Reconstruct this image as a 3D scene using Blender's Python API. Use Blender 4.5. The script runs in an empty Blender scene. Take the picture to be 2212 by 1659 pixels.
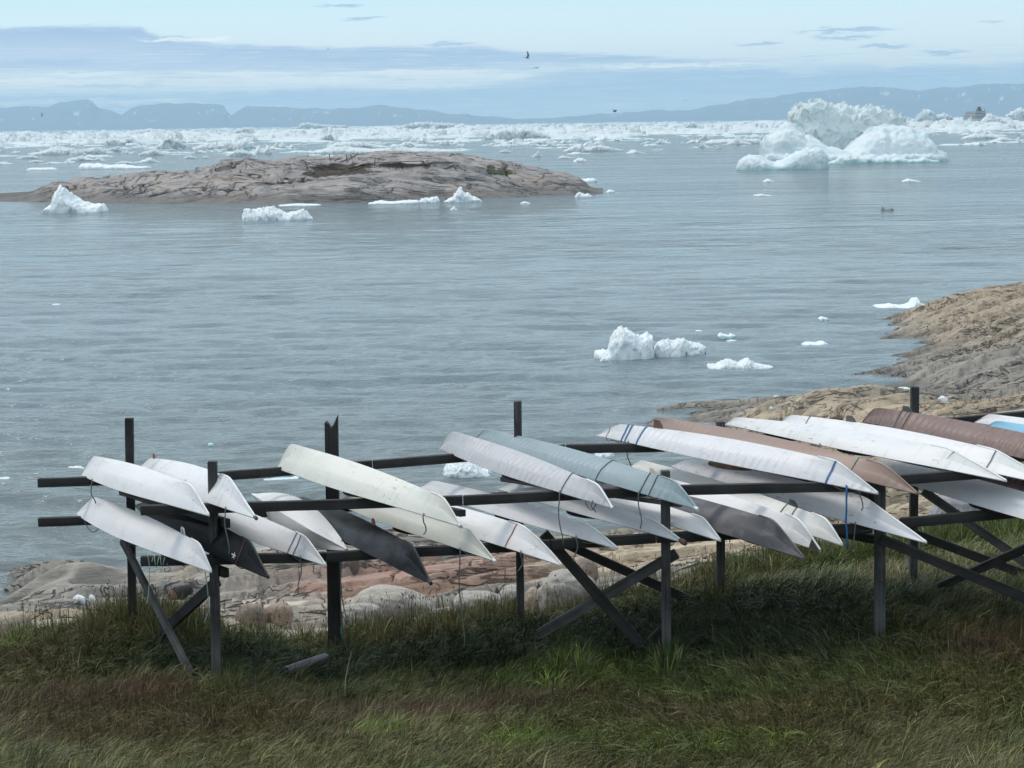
import bpy, bmesh, math, random
import numpy as np
from mathutils import Vector, Matrix
R = math.radians
C = bpy.context.scene.collection
random.seed(7)
rng = np.random.default_rng(7)

# ------------------------------------------------------------------ camera
F = 4920.0                       # focal length in picture units (picture 2212 x 1659)
CAMZ = 11.0
PITCH = math.atan((829.5 - 265.0) / F)
ROLL = -0.0146
cam_d = bpy.data.cameras.new('camera'); cam = bpy.data.objects.new('camera', cam_d); C.objects.link(cam)
cam_d.sensor_width = 36.0; cam_d.lens = 36.0 * F / 2212.0; cam_d.clip_start = 0.5; cam_d.clip_end = 90000
MC = Matrix.Rotation(math.pi / 2 - PITCH, 3, 'X') @ Matrix.Rotation(ROLL, 3, 'Z')
cam.matrix_world = Matrix.Translation((0, 0, CAMZ)) @ MC.to_4x4()
bpy.context.scene.camera = cam
sc = bpy.context.scene
sc.view_settings.view_transform = 'Standard'; sc.view_settings.look = 'None'
sc.view_settings.gamma = 1; sc.view_settings.exposure = 0.08
sc.cycles.use_denoising = True
sc.cycles.max_bounces = 6; sc.cycles.diffuse_bounces = 3; sc.cycles.glossy_bounces = 3
sc.cycles.transmission_bounces = 2; sc.cycles.volume_bounces = 2; sc.cycles.transparent_max_bounces = 6

def ray(px, py):
    return MC @ Vector(((px - 1106.0) / F, (829.5 - py) / F, -1.0))
def at(px, py, D):
    d = ray(px, py); return Vector((0, 0, CAMZ)) + d * (D / d.y)
def atz(px, py, z=0.0):
    d = ray(px, py); return Vector((0, 0, CAMZ)) + d * ((z - CAMZ) / d.z)
def column(A, B, px):
    """point of the line A-B seen in picture column px"""
    k = (px - 1106.0) / F; qa = MC.transposed() @ (A - Vector((0, 0, CAMZ))); qd = MC.transposed() @ (B - A)
    s = -(qa.x + k * qa.z) / (qd.x + k * qd.z)
    return A + (B - A) * s
def project(P):
    q = MC.transposed() @ (P - Vector((0, 0, CAMZ))); return 1106 + F * q.x / -q.z, 829.5 - F * q.y / -q.z

# ------------------------------------------------------------------ nodes helper
class NT:
    def __init__(s, tree): s.t = tree; s.t.nodes.clear()
    def n(s, typ, **kw):
        nd = s.t.nodes.new(typ)
        for k, v in kw.items():
            if k.startswith('i_'):
                key = k[2:]; key = int(key) if key.isdigit() else key.replace('_', ' ')
                s.inp(nd, key, v)
            else: setattr(nd, k, v)
        return nd
    def inp(s, nd, key, v):
        sk = nd.inputs[key]
        if isinstance(v, bpy.types.NodeSocket): s.t.links.new(v, sk)
        elif isinstance(v, bpy.types.Node): s.t.links.new(v.outputs[0], sk)
        else: sk.default_value = v
    def m(s, op, a, b=None, c=None, clamp=False):
        nd = s.t.nodes.new('ShaderNodeMath'); nd.operation = op; nd.use_clamp = clamp
        s.inp(nd, 0, a)
        if b is not None: s.inp(nd, 1, b)
        if c is not None: s.inp(nd, 2, c)
        return nd.outputs[0]
    def mix(s, f, a, b, blend='MIX'):
        nd = s.t.nodes.new('ShaderNodeMix'); nd.data_type = 'RGBA'; nd.blend_type = blend
        s.inp(nd, 0, f); s.inp(nd, 6, a); s.inp(nd, 7, b); return nd.outputs[2]
    def sstep(s, x, lo, hi):
        nd = s.t.nodes.new('ShaderNodeMapRange'); nd.interpolation_type = 'SMOOTHSTEP'
        s.inp(nd, 0, x); nd.inputs[1].default_value = lo; nd.inputs[2].default_value = hi
        return nd.outputs[0]
    def ramp(s, x, stops, interp='LINEAR'):
        nd = s.t.nodes.new('ShaderNodeValToRGB'); s.inp(nd, 0, x); cr = nd.color_ramp; cr.interpolation = interp
        while len(cr.elements) < len(stops): cr.elements.new(0.5)
        for e, (p, c) in zip(cr.elements, stops):
            e.position = p; e.color = (c, c, c, 1) if not hasattr(c, '__len__') else (*c[:3], 1)
        return nd.outputs[0]
    def rs(s, vec, rot, scale):      # turn first, then stretch
        return s.mapping(s.mapping(vec, (1, 1, 1), (0, 0, -rot)), scale)
    def noise(s, vec, scale, detail=4, rough=0.55, dist=0.0):
        nd = s.n('ShaderNodeTexNoise'); s.inp(nd, 'Vector', vec); s.inp(nd, 'Scale', scale)
        nd.inputs['Detail'].default_value = detail; nd.inputs['Roughness'].default_value = rough; nd.inputs['Distortion'].default_value = dist
        return nd.outputs[0]
    def mapping(s, vec, scale=(1, 1, 1), rot=(0, 0, 0)):
        nd = s.n('ShaderNodeMapping'); s.inp(nd, 'Vector', vec); nd.inputs['Scale'].default_value = scale; nd.inputs['Rotation'].default_value = rot
        return nd.outputs[0]

def srgb(r, g, b):
    f = lambda c: (c / 255 / 12.92) if c / 255 <= 0.04045 else ((c / 255 + 0.055) / 1.055) ** 2.4
    return (f(r), f(g), f(b), 1)

# ------------------------------------------------------------------ world: Nishita sky with stratus banks
SUN_EL, SUN_AZ = R(50), R(-55)     # azimuth from +Y towards +X
w = bpy.data.worlds.new("World"); sc.world = w; w.use_nodes = True
t = NT(w.node_tree)
out = t.n('ShaderNodeOutputWorld')
sky = t.n('ShaderNodeTexSky', sky_type='NISHITA', sun_disc=False, sun_elevation=SUN_EL, sun_rotation=SUN_AZ, altitude=10)
bg1 = t.n('ShaderNodeBackground'); t.inp(bg1, 'Color', sky); bg1.inputs['Strength'].default_value = 0.12
tc = t.n('ShaderNodeTexCoord'); sep = t.n('ShaderNodeSeparateXYZ'); t.inp(sep, 0, tc.outputs['Generated'])
X, Y, Z = sep.outputs
az = t.m('ARCTAN2', X, Y); hyp = t.m('SQRT', t.m('ADD', t.m('MULTIPLY', X, X), t.m('MULTIPLY', Y, Y)))
el = t.m('ARCTAN2', Z, hyp)
U = t.m('MULTIPLY_ADD', az, F / 2212.0, 0.5)          # 0..1 over the view's width, real bearing
V = t.m('MULTIPLY', el, F / 270.0)                     # 0..1 for 0..3.1 degrees of elevation
cv = t.n('ShaderNodeCombineXYZ'); t.inp(cv, 0, t.m('MULTIPLY', az, 14.0)); t.inp(cv, 1, t.m('MULTIPLY', el, 120.0))
n1 = t.noise(cv, 1.3, 6, 0.6, 0.4); n2 = t.noise(t.mapping(cv, (2.2, 1.1, 1)), 2.5, 5, 0.6)
wob = t.m('MULTIPLY_ADD', n1, 0.16, -0.08)
def hz(x): return 265 - 0.0146 * (x - 1106)
def edge(stops):   # elevation of a cloud edge along the bearing
    return t.ramp(U, [(max(0, min(1, x / 2212)), max(0, (hz(x) - y) / 270)) for x, y in stops])
n3 = t.noise(t.mapping(cv, (1.6, 3.4, 1)), 3.0, 6, 0.68, 0.6)
VW = t.m('ADD', V, t.m('ADD', t.m('MULTIPLY', wob, 0.50), t.m('MULTIPLY', t.m('SUBTRACT', n3, 0.5), 0.06))); VS = t.m('ADD', V, t.m('ADD', t.m('MULTIPLY', t.m('SUBTRACT', n2, 0.5), 0.10), t.m('MULTIPLY', t.m('SUBTRACT', n3, 0.5), 0.10)))
base = t.ramp(V, [(0.0, srgb(188, 211, 231)), (0.3, srgb(214, 229, 238)), (0.55, srgb(224, 238, 243)), (0.8, srgb(217, 239, 246)), (1.0, srgb(203, 234, 245))])
def band(col, up, lo, soft=0.03, softlo=0.05, src=VW, strength=1.0, cur=None):
    a = t.m('SUBTRACT', edge(up), src); b = t.m('SUBTRACT', src, edge(lo))
    m_ = t.m('MULTIPLY', t.sstep(a, -soft * 0.4, soft), t.sstep(b, -softlo, softlo))
    if strength != 1: m_ = t.m('MULTIPLY', m_, strength)
    return t.mix(m_, cur, col)
cur = base
# low haze bank to the horizon
cur = band(srgb(184, 206, 230), [(0, 190), (300, 196), (600, 194), (760, 190), (900, 184), (1080, 172), (1250, 150), (1450, 147), (1650, 148), (1730, 158), (1850, 146), (2000, 142), (2212, 138)],
           [(0, 400), (2212, 400)], 0.05, 0.02, VW, 1.0, cur)
cur = band(srgb(150, 183, 220), [(0, 205), (1000, 200), (1090, 176), (1250, 153), (1450, 150), (1650, 151), (1730, 162), (1850, 152), (2000, 150), (2212, 148)],
           [(0, 240), (900, 230), (1100, 215), (1300, 205), (1700, 195), (2212, 185)], 0.04, 0.12, VS, 0.75, cur)
# upper long bank
cur = band(srgb(184, 203, 230), [(0, 69), (200, 62), (330, 63), (372, 84), (420, 91), (520, 99), (700, 105), (900, 101), (1060, 104), (1150, 113), (1350, 119), (1500, 128), (1650, 136), (1760, 143), (2212, 150)],
           [(0, 158), (480, 157), (800, 152), (1000, 150), (1150, 140), (1400, 139), (1700, 139), (2212, 150)], 0.035, 0.03, VW, 1.0, cur)
cur = band(srgb(148, 178, 216), [(0, 70), (200, 63), (330, 66), (400, 95), (520, 101), (700, 107), (900, 103), (1060, 106), (1150, 115), (1350, 121), (1500, 131), (1650, 137), (2212, 150)],
           [(0, 98), (300, 100), (500, 128), (900, 140), (1200, 135), (1650, 138), (2212, 150)], 0.04, 0.10, VS, 0.8, cur)
# bright gap with warm crests
warm = t.m('MULTIPLY', t.sstep(n3, 0.48, 0.62), t.m('MULTIPLY', t.sstep(V, 0.28, 0.33), t.m('SUBTRACT', 1.0, t.sstep(V, 0.38, 0.44))))
warm = t.m('MULTIPLY', warm, t.m('SUBTRACT', 1.0, t.sstep(U, 0.42, 0.55)))
gapm = t.m('MULTIPLY', t.m('MULTIPLY', t.sstep(VS, 0.24, 0.31), t.m('SUBTRACT', 1.0, t.sstep(VS, 0.36, 0.42))), t.m('SUBTRACT', 1.0, t.sstep(U, 0.40, 0.62)))
cur = t.mix(t.m('MULTIPLY', gapm, 0.75), cur, (0.92, 0.95, 0.96, 1))
cur = t.mix(warm, cur, (1.12, 1.06, 0.95, 1))
cur = band((1.05, 1.0, 0.93, 1), [(0, 222), (60, 219), (160, 217), (340, 214), (440, 216), (480, 224), (2212, 226)], [(0, 228), (60, 226), (440, 224), (480, 224), (2212, 226)], 0.02, 0.02, VS, 0.8, cur)
cur = t.mix(t.m('MULTIPLY', t.sstep(n3, 0.50, 0.68), t.m('MULTIPLY', t.m('SUBTRACT', 1.0, t.sstep(V, 0.45, 0.8)), 0.45)), cur, srgb(216, 228, 238))
wisp = t.noise(t.mapping(cv, (1.1, 4.0, 1)), 2.2, 7, 0.7, 0.8)
cur = t.mix(t.m('MULTIPLY', t.sstep(wisp, 0.50, 0.66), t.m('MULTIPLY', t.m('SUBTRACT', 1.0, t.sstep(V, 0.42, 0.62)), 0.65)), cur, srgb(160, 187, 220))
cur = t.mix(t.m('MULTIPLY', t.sstep(wisp, 0.50, 0.36), t.m('MULTIPLY', t.m('SUBTRACT', 1.0, t.sstep(V, 0.55, 0.75)), 0.55)), cur, srgb(224, 233, 240))
# thin streaks
def streak(x0, x1, y, th, col=srgb(152, 186, 216), s=0.85):
    global cur
    uc = (x0 + x1) / 2 / 2212; uw = (x1 - x0) / 2 / 2212; vc = (hz((x0 + x1) / 2) - y) / 270
    du = t.m('DIVIDE', t.m('SUBTRACT', U, uc), uw); dv = t.m('DIVIDE', t.m('SUBTRACT', VS, vc), th / 270)
    d = t.m('SQRT', t.m('ADD', t.m('MULTIPLY', du, du), t.m('MULTIPLY', dv, dv)))
    m_ = t.m('MULTIPLY', t.m('SUBTRACT', 1.0, t.sstep(d, 0.45, 1.15)), s)
    cur = t.mix(m_, cur, col)
for a in [(690, 805, 18, 5), (750, 855, 44, 4), (915, 1045, 97, 5), (1705, 1945, 71, 5), (1745, 1905, 85, 6), (1840, 1965, 104, 7), (1975, 2090, 117, 6), (1585, 1705, 100, 4), (2095, 2160, 55, 3), (330, 480, 88, 5), (1200, 1420, 128, 5)]: streak(*a)
for a in [(300, 560, 90, 4), (380, 700, 161, 5), (480, 860, 176, 9), (700, 1120, 158, 6), (960, 1180, 166, 7), (1250, 1700, 143, 4), (80, 330, 163, 4), (0, 210, 178, 5), (820, 1080, 186, 6)]: streak(*a, (0.97, 0.98, 0.97, 1), 0.8)
for a in [(520, 900, 200, 6), (100, 420, 190, 6), (0, 260, 142, 7), (560, 980, 128, 6), (1150, 1560, 182, 7), (1600, 2100, 170, 6), (1300, 1800, 196, 6)]: streak(*a, srgb(156, 184, 218), 0.5)
streak(1860, 1960, 140, 12, srgb(222, 228, 236), 0.8); streak(2060, 2150, 134, 10, srgb(226, 230, 236), 0.8)
# above the picture: mostly broken high cloud
hi = t.noise(t.mapping(tc.outputs['Generated'], (1, 1, 2.5)), 2.2, 6, 0.6, 0.3)
hcol = t.ramp(hi, [(0.3, srgb(186, 210, 226)), (0.55, srgb(222, 232, 240)), (0.8, srgb(240, 243, 246))])
upm = t.sstep(el, 0.053, 0.14)
zen = t.ramp(el, [(0.0, (0.88, 0.97, 1.0)), (0.12, (0.92, 0.99, 1.0)), (0.30, (0.88, 0.96, 1.0)), (0.55, (0.60, 0.70, 0.78)), (0.8, (0.95, 0.93, 0.92)), (1.0, (1.0, 0.97, 0.95))])
hcol = t.mix(t.m('MULTIPLY_ADD', t.sstep(el, 0.25, 0.7), 0.75, 0.15), srgb(224, 234, 240), hcol)
cur = t.mix(upm, cur, t.mix(1.0, hcol, zen, 'MULTIPLY'))
bg2 = t.n('ShaderNodeBackground'); t.inp(bg2, 'Color', cur); t.inp(bg2, 'Strength', t.m('ADD', 1.10, t.m('MULTIPLY', t.sstep(el, 0.55, 1.05), 0.85)))
cov = t.m('SUBTRACT', 0.93, t.m('MULTIPLY', t.m('SUBTRACT', 1.0, t.sstep(hi, 0.35, 0.6)), t.m('MULTIPLY', t.sstep(el, 0.3, 0.6), 0.35)))
ms = t.n('ShaderNodeMixShader'); t.inp(ms, 0, cov); t.inp(ms, 1, bg1); t.inp(ms, 2, bg2); t.inp(out, 0, ms)

sd = bpy.data.lights.new('sun', 'SUN'); sd.energy = 1.3; sd.angle = R(14); sd.color = (1, 0.92, 0.82)
so = bpy.data.objects.new('sun', sd); C.objects.link(so)
sdir = Vector((math.sin(SUN_AZ) * math.cos(SUN_EL), math.cos(SUN_AZ) * math.cos(SUN_EL), math.sin(SUN_EL)))
so.matrix_world = Matrix.Translation((0, 0, 60)) @ (sdir).to_track_quat('Z', 'Y').to_matrix().to_4x4()

# ------------------------------------------------------------------ numpy noise
_perm = rng.permutation(256); _perm = np.concatenate([_perm, _perm, _perm]); _g = rng.normal(size=(256, 3)); _g /= np.linalg.norm(_g, axis=1)[:, None]
def perlin(x, y, z=None):
    x = np.asarray(x, float); y = np.asarray(y, float); z = np.zeros_like(x) if z is None else np.asarray(z, float) + x * 0
    xi = np.floor(x).astype(int); yi = np.floor(y).astype(int); zi = np.floor(z).astype(int)
    xf, yf, zf = x - xi, y - yi, z - zi; u, v, w_ = [f * f * f * (f * (f * 6 - 15) + 10) for f in (xf, yf, zf)]
    r = 0
    for a in (0, 1):
        for b in (0, 1):
            for c in (0, 1):
                h = _perm[_perm[_perm[(xi + a) & 255] + ((yi + b) & 255)] + ((zi + c) & 255)] & 255
                g = _g[h]; d = g[..., 0] * (xf - a) + g[..., 1] * (yf - b) + g[..., 2] * (zf - c)
                r = r + d * (u if a else 1 - u) * (v if b else 1 - v) * (w_ if c else 1 - w_)
    return r * 1.5
def fbm(x, y, z=None, o=4, g=0.5):
    s = 0; a = 1.0; f = 1.0
    for i in range(o):
        s = s + a * perlin(x * f + 13.7 * i, y * f - 7.1 * i, None if z is None else z * f + 3.3 * i); a *= g; f *= 2.03
    return s
def sstep(x, a, b):
    q = np.clip((x - a) / (b - a), 0, 1); return q * q * (3 - 2 * q)

# ------------------------------------------------------------------ object helpers
WM = {}
def tag(o, label=None, cat=None, group=None, kind=None):
    if label: o['label'] = label
    if cat: o['category'] = cat
    if group: o['group'] = group
    if kind: o['kind'] = kind
    return o
def mesh(name, verts, faces, mat=None, smooth=False, sharp=None):
    me = bpy.data.meshes.new(name); me.from_pydata([tuple(v) for v in verts], [], [tuple(f) for f in faces]); me.update()
    if mat: me.materials.append(mat)
    if smooth: me.polygons.foreach_set('use_smooth', [True] * len(me.polygons))
    if sharp: me.set_sharp_from_angle(angle=R(sharp))
    return me
def npmesh(name, V_, quads, mat=None, smooth=True, tris=None):
    me = bpy.data.meshes.new(name); V_ = np.asarray(V_, np.float32)
    nq = len(quads); nt = 0 if tris is None else len(tris)
    me.vertices.add(len(V_)); me.vertices.foreach_set('co', V_.ravel())
    idx = np.asarray(quads, np.int32).ravel()
    if nt: idx = np.concatenate([idx, np.asarray(tris, np.int32).ravel()])
    me.loops.add(len(idx)); me.loops.foreach_set('vertex_index', idx)
    me.polygons.add(nq + nt)
    ls = np.concatenate([np.arange(nq) * 4, nq * 4 + np.arange(nt) * 3]).astype(np.int32)
    me.polygons.foreach_set('loop_start', ls)
    if smooth: me.polygons.foreach_set('use_smooth', np.ones(nq + nt, bool))
    me.update(calc_edges=True); me.validate()
    if mat: me.materials.append(mat)
    return me
def vcol(me, col, name='Col'):
    a = me.color_attributes.new(name, 'FLOAT_COLOR', 'POINT'); c = np.ones((len(me.vertices), 4), np.float32); c[:, :col.shape[1]] = col
    a.data.foreach_set('color', c.ravel())
def link(name, data, parent=None, W=None):
    if isinstance(W, tuple): W = W[1]; data.transform(W.inverted())
    o = bpy.data.objects.new(name, data); C.objects.link(o)
    W = W or Matrix.Identity(4)
    if parent is not None:
        o.parent = parent
        o.matrix_basis = WM[parent.name].inverted() @ W
    else: o.matrix_basis = W
    WM[o.name] = W
    return o
def empty(name, W): 
    o = link(name, None, None, W); o.empty_display_size = 0.2; return o
def grid_quads(nr, nc):
    i = np.arange(nr * nc).reshape(nr, nc)
    return np.stack([i[:-1, :-1], i[:-1, 1:], i[1:, 1:], i[1:, :-1]], -1).reshape(-1, 4)
def tube_geo(pts, r, n=6, cap=True):
    pts = [Vector(p) for p in pts]; vs = []; fs = []
    rs = r if hasattr(r, '__len__') else [r] * len(pts)
    side = None
    for i, p in enumerate(pts):
        d = (pts[min(i + 1, len(pts) - 1)] - pts[max(i - 1, 0)]).normalized()
        if side is None or abs(side.dot(d)) > 0.95: side = d.cross(Vector((0, 0, 1)) if abs(d.z) < 0.9 else Vector((1, 0, 0))).normalized()
        side = (side - d * side.dot(d)).normalized(); up = d.cross(side)
        for k in range(n):
            a = 2 * math.pi * k / n; vs.append(p + side * math.cos(a) * rs[i] + up * math.sin(a) * rs[i])
    for i in range(len(pts) - 1):
        for k in range(n):
            a, b = i * n + k, i * n + (k + 1) % n; fs.append((a, b, b + n, a + n))
    if cap: fs.append(tuple(range(n))[::-1]); fs.append(tuple((len(pts) - 1) * n + k for k in range(n)))
    return vs, fs
def tube(name, pts, r, mat, parent=None, n=6, W=None):
    vs, fs = tube_geo(pts, r, n); return link(name, mesh(name, vs, fs, mat, True, 50), parent, W)

def newmat(name):
    m_ = bpy.data.materials.new(name); m_.use_nodes = True; q = NT(m_.node_tree)
    o = q.n('ShaderNodeOutputMaterial'); b = q.n('ShaderNodeBsdfPrincipled'); q.inp(o, 0, b)
    tcx = q.n('ShaderNodeTexCoord')
    return m_, q, b, tcx
def bump(q, h, strength, dist, normal=None):
    nd = q.n('ShaderNodeBump'); q.inp(nd, 'Height', h); nd.inputs['Strength'].default_value = strength; nd.inputs['Distance'].default_value = dist
    if normal is not None: q.inp(nd, 'Normal', normal)
    return nd.outputs[0]

# ------------------------------------------------------------------ materials
def mat_wood(name, c0, c1):
    m_, q, b, tcx = newmat(name)
    v = q.mapping(tcx.outputs['Object'], (1.0, 22, 22)); n = q.noise(v, 1.0, 7, 0.7, 0.6); n2_ = q.noise(tcx.outputs['Object'], 2.2, 3)
    col = q.mix(q.sstep(q.m('ADD', q.m('MULTIPLY', n, 0.6), q.m('MULTIPLY', n2_, 0.5)), 0.38, 0.72), c0, c1)
    crack = q.sstep(q.noise(q.mapping(tcx.outputs['Object'], (0.7, 30, 30)), 1.6, 3), 0.64, 0.68)
    q.inp(b, 'Base Color', q.mix(q.m('MULTIPLY', crack, 0.8), col, (0.006, 0.006, 0.006, 1))); b.inputs['Roughness'].default_value = 0.78
    q.inp(b, 'Normal', bump(q, q.m('SUBTRACT', n, crack), 0.5, 0.006)); return m_
M_wood = mat_wood('dark_wood', (0.005, 0.0045, 0.0045, 1), (0.034, 0.031, 0.030, 1))
M_woodg = mat_wood('grey_wood', (0.012, 0.012, 0.012, 1), (0.105, 0.102, 0.10, 1))
M_woodb = mat_wood('brown_wood', (0.06, 0.035, 0.025, 1), (0.20, 0.13, 0.09, 1))

def mat_hull(name, col, ribs=0.0, worn=0.45, rough=0.45, spots=0.35, blotch=None, spec=0.35):
    m_, q, b, tcx = newmat(name); ob = tcx.outputs['Object']
    n = q.noise(ob, 1.7, 4); nf = q.noise(ob, 38, 3, 0.6); col4 = (*col, 1)
    c = q.mix(q.m('MULTIPLY', q.sstep(n, 0.42, 0.68), 0.30), col4, (col[0] * .83, col[1] * .84, col[2] * .84, 1))
    if blotch is not None:
        c = q.mix(q.sstep(q.noise(q.mapping(ob, (1, 2, 2)), 2.4, 5, 0.6), 0.44, 0.60), c, (*blotch, 1))
    # scuffs and chipped marks
    sc1 = q.noise(q.mapping(ob, (3.5, 16, 16), (0.2, 0.3, 0.5)), 1.7, 4, 0.7); msk = q.noise(ob, 2.0, 3)
    s = q.m('MULTIPLY', q.sstep(sc1, 0.62, 0.66), q.sstep(msk, 0.46, 0.54))
    c = q.mix(q.m('MULTIPLY', s, spots), c, (0.12, 0.13, 0.13, 1))
    st = q.noise(q.mapping(ob, (9, 1.3, 1.3)), 1.4, 3)
    gr = q.noise(q.mapping(ob, (1.2, 5, 5)), 2.6, 5, 0.7); c = q.mix(q.m('MULTIPLY', q.sstep(gr, 0.52, 0.70), 0.28), c, (col[0] * .62, col[1] * .63, col[2] * .60, 1))
    c = q.mix(q.m('MULTIPLY', q.sstep(st, 0.52, 0.75), 0.38 * worn), c, (0.30, 0.31, 0.27, 1))
    q.inp(b, 'Base Color', c); b.inputs['Roughness'].default_value = rough; b.inputs['Specular IOR Level'].default_value = spec
    h = q.m('MULTIPLY', nf, 0.12); h = q.m('ADD', h, q.m('MULTIPLY', n, 0.7)); nrm = None
    if ribs:
        sp = q.n('ShaderNodeSeparateXYZ'); q.inp(sp, 0, ob)
        wv = q.m('SINE', q.m('ADD', q.m('MULTIPLY', sp.outputs[0], 48.0), q.m('MULTIPLY', q.noise(ob, 3.0, 3), 9.0)))
        h = q.m('ADD', h, q.m('MULTIPLY', q.m('MULTIPLY', wv, 1.1 * ribs), q.sstep(q.noise(ob, 1.1, 2), 0.36, 0.6)))
        wr = q.noise(q.mapping(ob, (6, 1.5, 1.5)), 1.8, 5); h = q.m('ADD', h, q.m('MULTIPLY', wr, 1.0 * ribs))
    q.inp(b, 'Normal', bump(q, h, 0.5, 0.012)); return m_
def flat(name, col, rough=0.6, var=0.2):
    m_, q, b, tcx = newmat(name); n = q.noise(tcx.outputs['Object'], 12, 4)
    q.inp(b, 'Base Color', q.mix(n, (*[c * (1 - var) for c in col], 1), (*[c * (1 + var) for c in col], 1))); b.inputs['Roughness'].default_value = rough
    q.inp(b, 'Normal', bump(q, n, 0.2, 0.004)); return m_
M_rope = flat('rope_grey', (0.13, 0.15, 0.14)); M_ropeg = flat('rope_green', (0.28, 0.38, 0.33)); M_ropeo = flat('rope_orange', (0.35, 0.13, 0.08))
M_black = flat('black', (0.012, 0.012, 0.014)); M_blue = flat('strap_blue', (0.02, 0.12, 0.28)); M_teal = flat('rope_teal', (0.05, 0.35, 0.40))
M_ropeb = flat('rope_brown', (0.16, 0.07, 0.05)); M_steel = flat('steel', (0.5, 0.5, 0.5), 0.35); M_trim = flat('trim_white', (0.72, 0.73, 0.73), 0.5, 0.12)
M_red = flat('skeg_red', (0.25, 0.08, 0.06)); M_cream = flat('skeg_cream', (0.55, 0.5, 0.42)); M_deck = flat('deck_dark', (0.10, 0.10, 0.10))

def mat_rock(name, k=1.0, rot=R(24), tilt=0.0):
    """glacier-worn gneiss: long foliation streaks, thin dark seams, a few cross joints"""
    m_, q, b, tcx = newmat(name); P = tcx.outputs['Object']
    if tilt: P = q.mapping(P, (1, 1, 1), (0, tilt, 0))
    at_ = q.n('ShaderNodeVertexColor', layer_name='Col').outputs[0]; mul = lambda c, f: q.mix(1.0, c, (*f, 1), 'MULTIPLY')
    s1 = q.noise(q.rs(P, rot, (.16 * k, .95 * k, 1.5 * k)), 1.0, 8, 0.62, 0.9); s2 = q.noise(q.rs(P, rot + R(7), (.55 * k, 3.2 * k, 4.5 * k)), 1.0, 6, 0.6, 0.7)
    big = q.noise(P, 0.22 * k, 5, 0.6, 0.4); nf = q.noise(P, 6.0 * k, 5, 0.7); ms_ = q.noise(P, 0.45 * k, 4, 0.6)
    line = lambda n_, w_, lv: q.m('SUBTRACT', 1.0, q.sstep(q.m('ABSOLUTE', q.m('SUBTRACT', n_, lv)), 0.0, w_))
    sm0 = q.noise(q.rs(P, rot, (.13 * k, .62 * k, .9 * k)), 1.0, 3, 0.5, 0.8)
    seam = q.m('MAXIMUM', q.m('MAXIMUM', line(sm0, .011, .5), line(sm0, .008, .42)), q.m('MAXIMUM', line(sm0, .009, .58), q.m('MULTIPLY', line(s1, .018, .5), 0.8)))
    seam = q.m('MULTIPLY', seam, q.sstep(ms_, 0.43, 0.57))
    j0 = q.noise(q.rs(P, rot + R(72), (.16 * k, .85 * k, .9 * k)), 1.0, 3, 0.5, 0.5); joint = q.m('MULTIPLY', q.m('MAXIMUM', line(j0, .008, .5), line(j0, .006, .61)), q.sstep(q.noise(P, 0.33 * k, 2), 0.48, 0.56))
    dark = q.m('MAXIMUM', seam, joint)
    c = q.mix(q.m('MULTIPLY', q.sstep(s1, 0.50, 0.66), 0.45), at_, mul(at_, (0.50, 0.50, 0.52)))
    c = q.mix(q.m('MULTIPLY', q.sstep(s1, 0.47, 0.34), 0.35), c, mul(at_, (1.28, 1.22, 1.15)))
    c = q.mix(q.m('MULTIPLY', q.sstep(s2, 0.52, 0.64), 0.34), c, mul(at_, (0.52, 0.53, 0.56)))
    c = q.mix(q.m('MULTIPLY', q.sstep(big, 0.50, 0.66), 0.45), c, mul(at_, (0.66, 0.68, 0.72)))
    c = q.mix(q.m('MULTIPLY', q.sstep(nf, 0.56, 0.68), 0.25), c, (0.10, 0.10, 0.095, 1))
    c = q.mix(q.m('MULTIPLY', dark, 0.8), c, (0.022, 0.020, 0.019, 1))
    q.inp(b, 'Base Color', c); q.inp(b, 'Roughness', q.m('SUBTRACT', 0.82, q.m('MULTIPLY', q.sstep(big, 0.5, 0.75), 0.2)))
    h = q.m('ADD', q.m('MULTIPLY', s1, 2.0), q.m('MULTIPLY', s2, 0.4)); h = q.m('ADD', h, q.m('MULTIPLY', nf, 0.16)); h = q.m('SUBTRACT', h, q.m('MULTIPLY', dark, 1.2))
    q.inp(b, 'Normal', bump(q, h, 0.9, 0.10 / k)); return m_
M_rock = mat_rock('shore_rock')
M_island = mat_rock('island_rock', 0.30, R(8), R(-9))
m_, q, b, tcx = newmat('boulder_granite'); P = tcx.outputs['Object']; a_ = q.n('ShaderNodeVertexColor', layer_name='Col'); n1_ = q.noise(P, 26, 4, 0.75); n2x = q.noise(P, 3.5, 5, 0.65)
c = q.mix(q.m('MULTIPLY', q.sstep(n1_, 0.52, 0.66), 0.55), a_.outputs[0], (0.09, 0.085, 0.08, 1)); c = q.mix(q.m('MULTIPLY', q.sstep(n2x, 0.5, 0.66), 0.5), c, q.mix(1.0, a_.outputs[0], (0.55, 0.54, 0.52, 1), 'MULTIPLY'))
q.inp(b, 'Base Color', c); b.inputs['Roughness'].default_value = 0.85; q.inp(b, 'Normal', bump(q, q.m('ADD', n2x, q.m('MULTIPLY', n1_, 0.2)), 0.7, 0.05)); M_bould = m_
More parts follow.
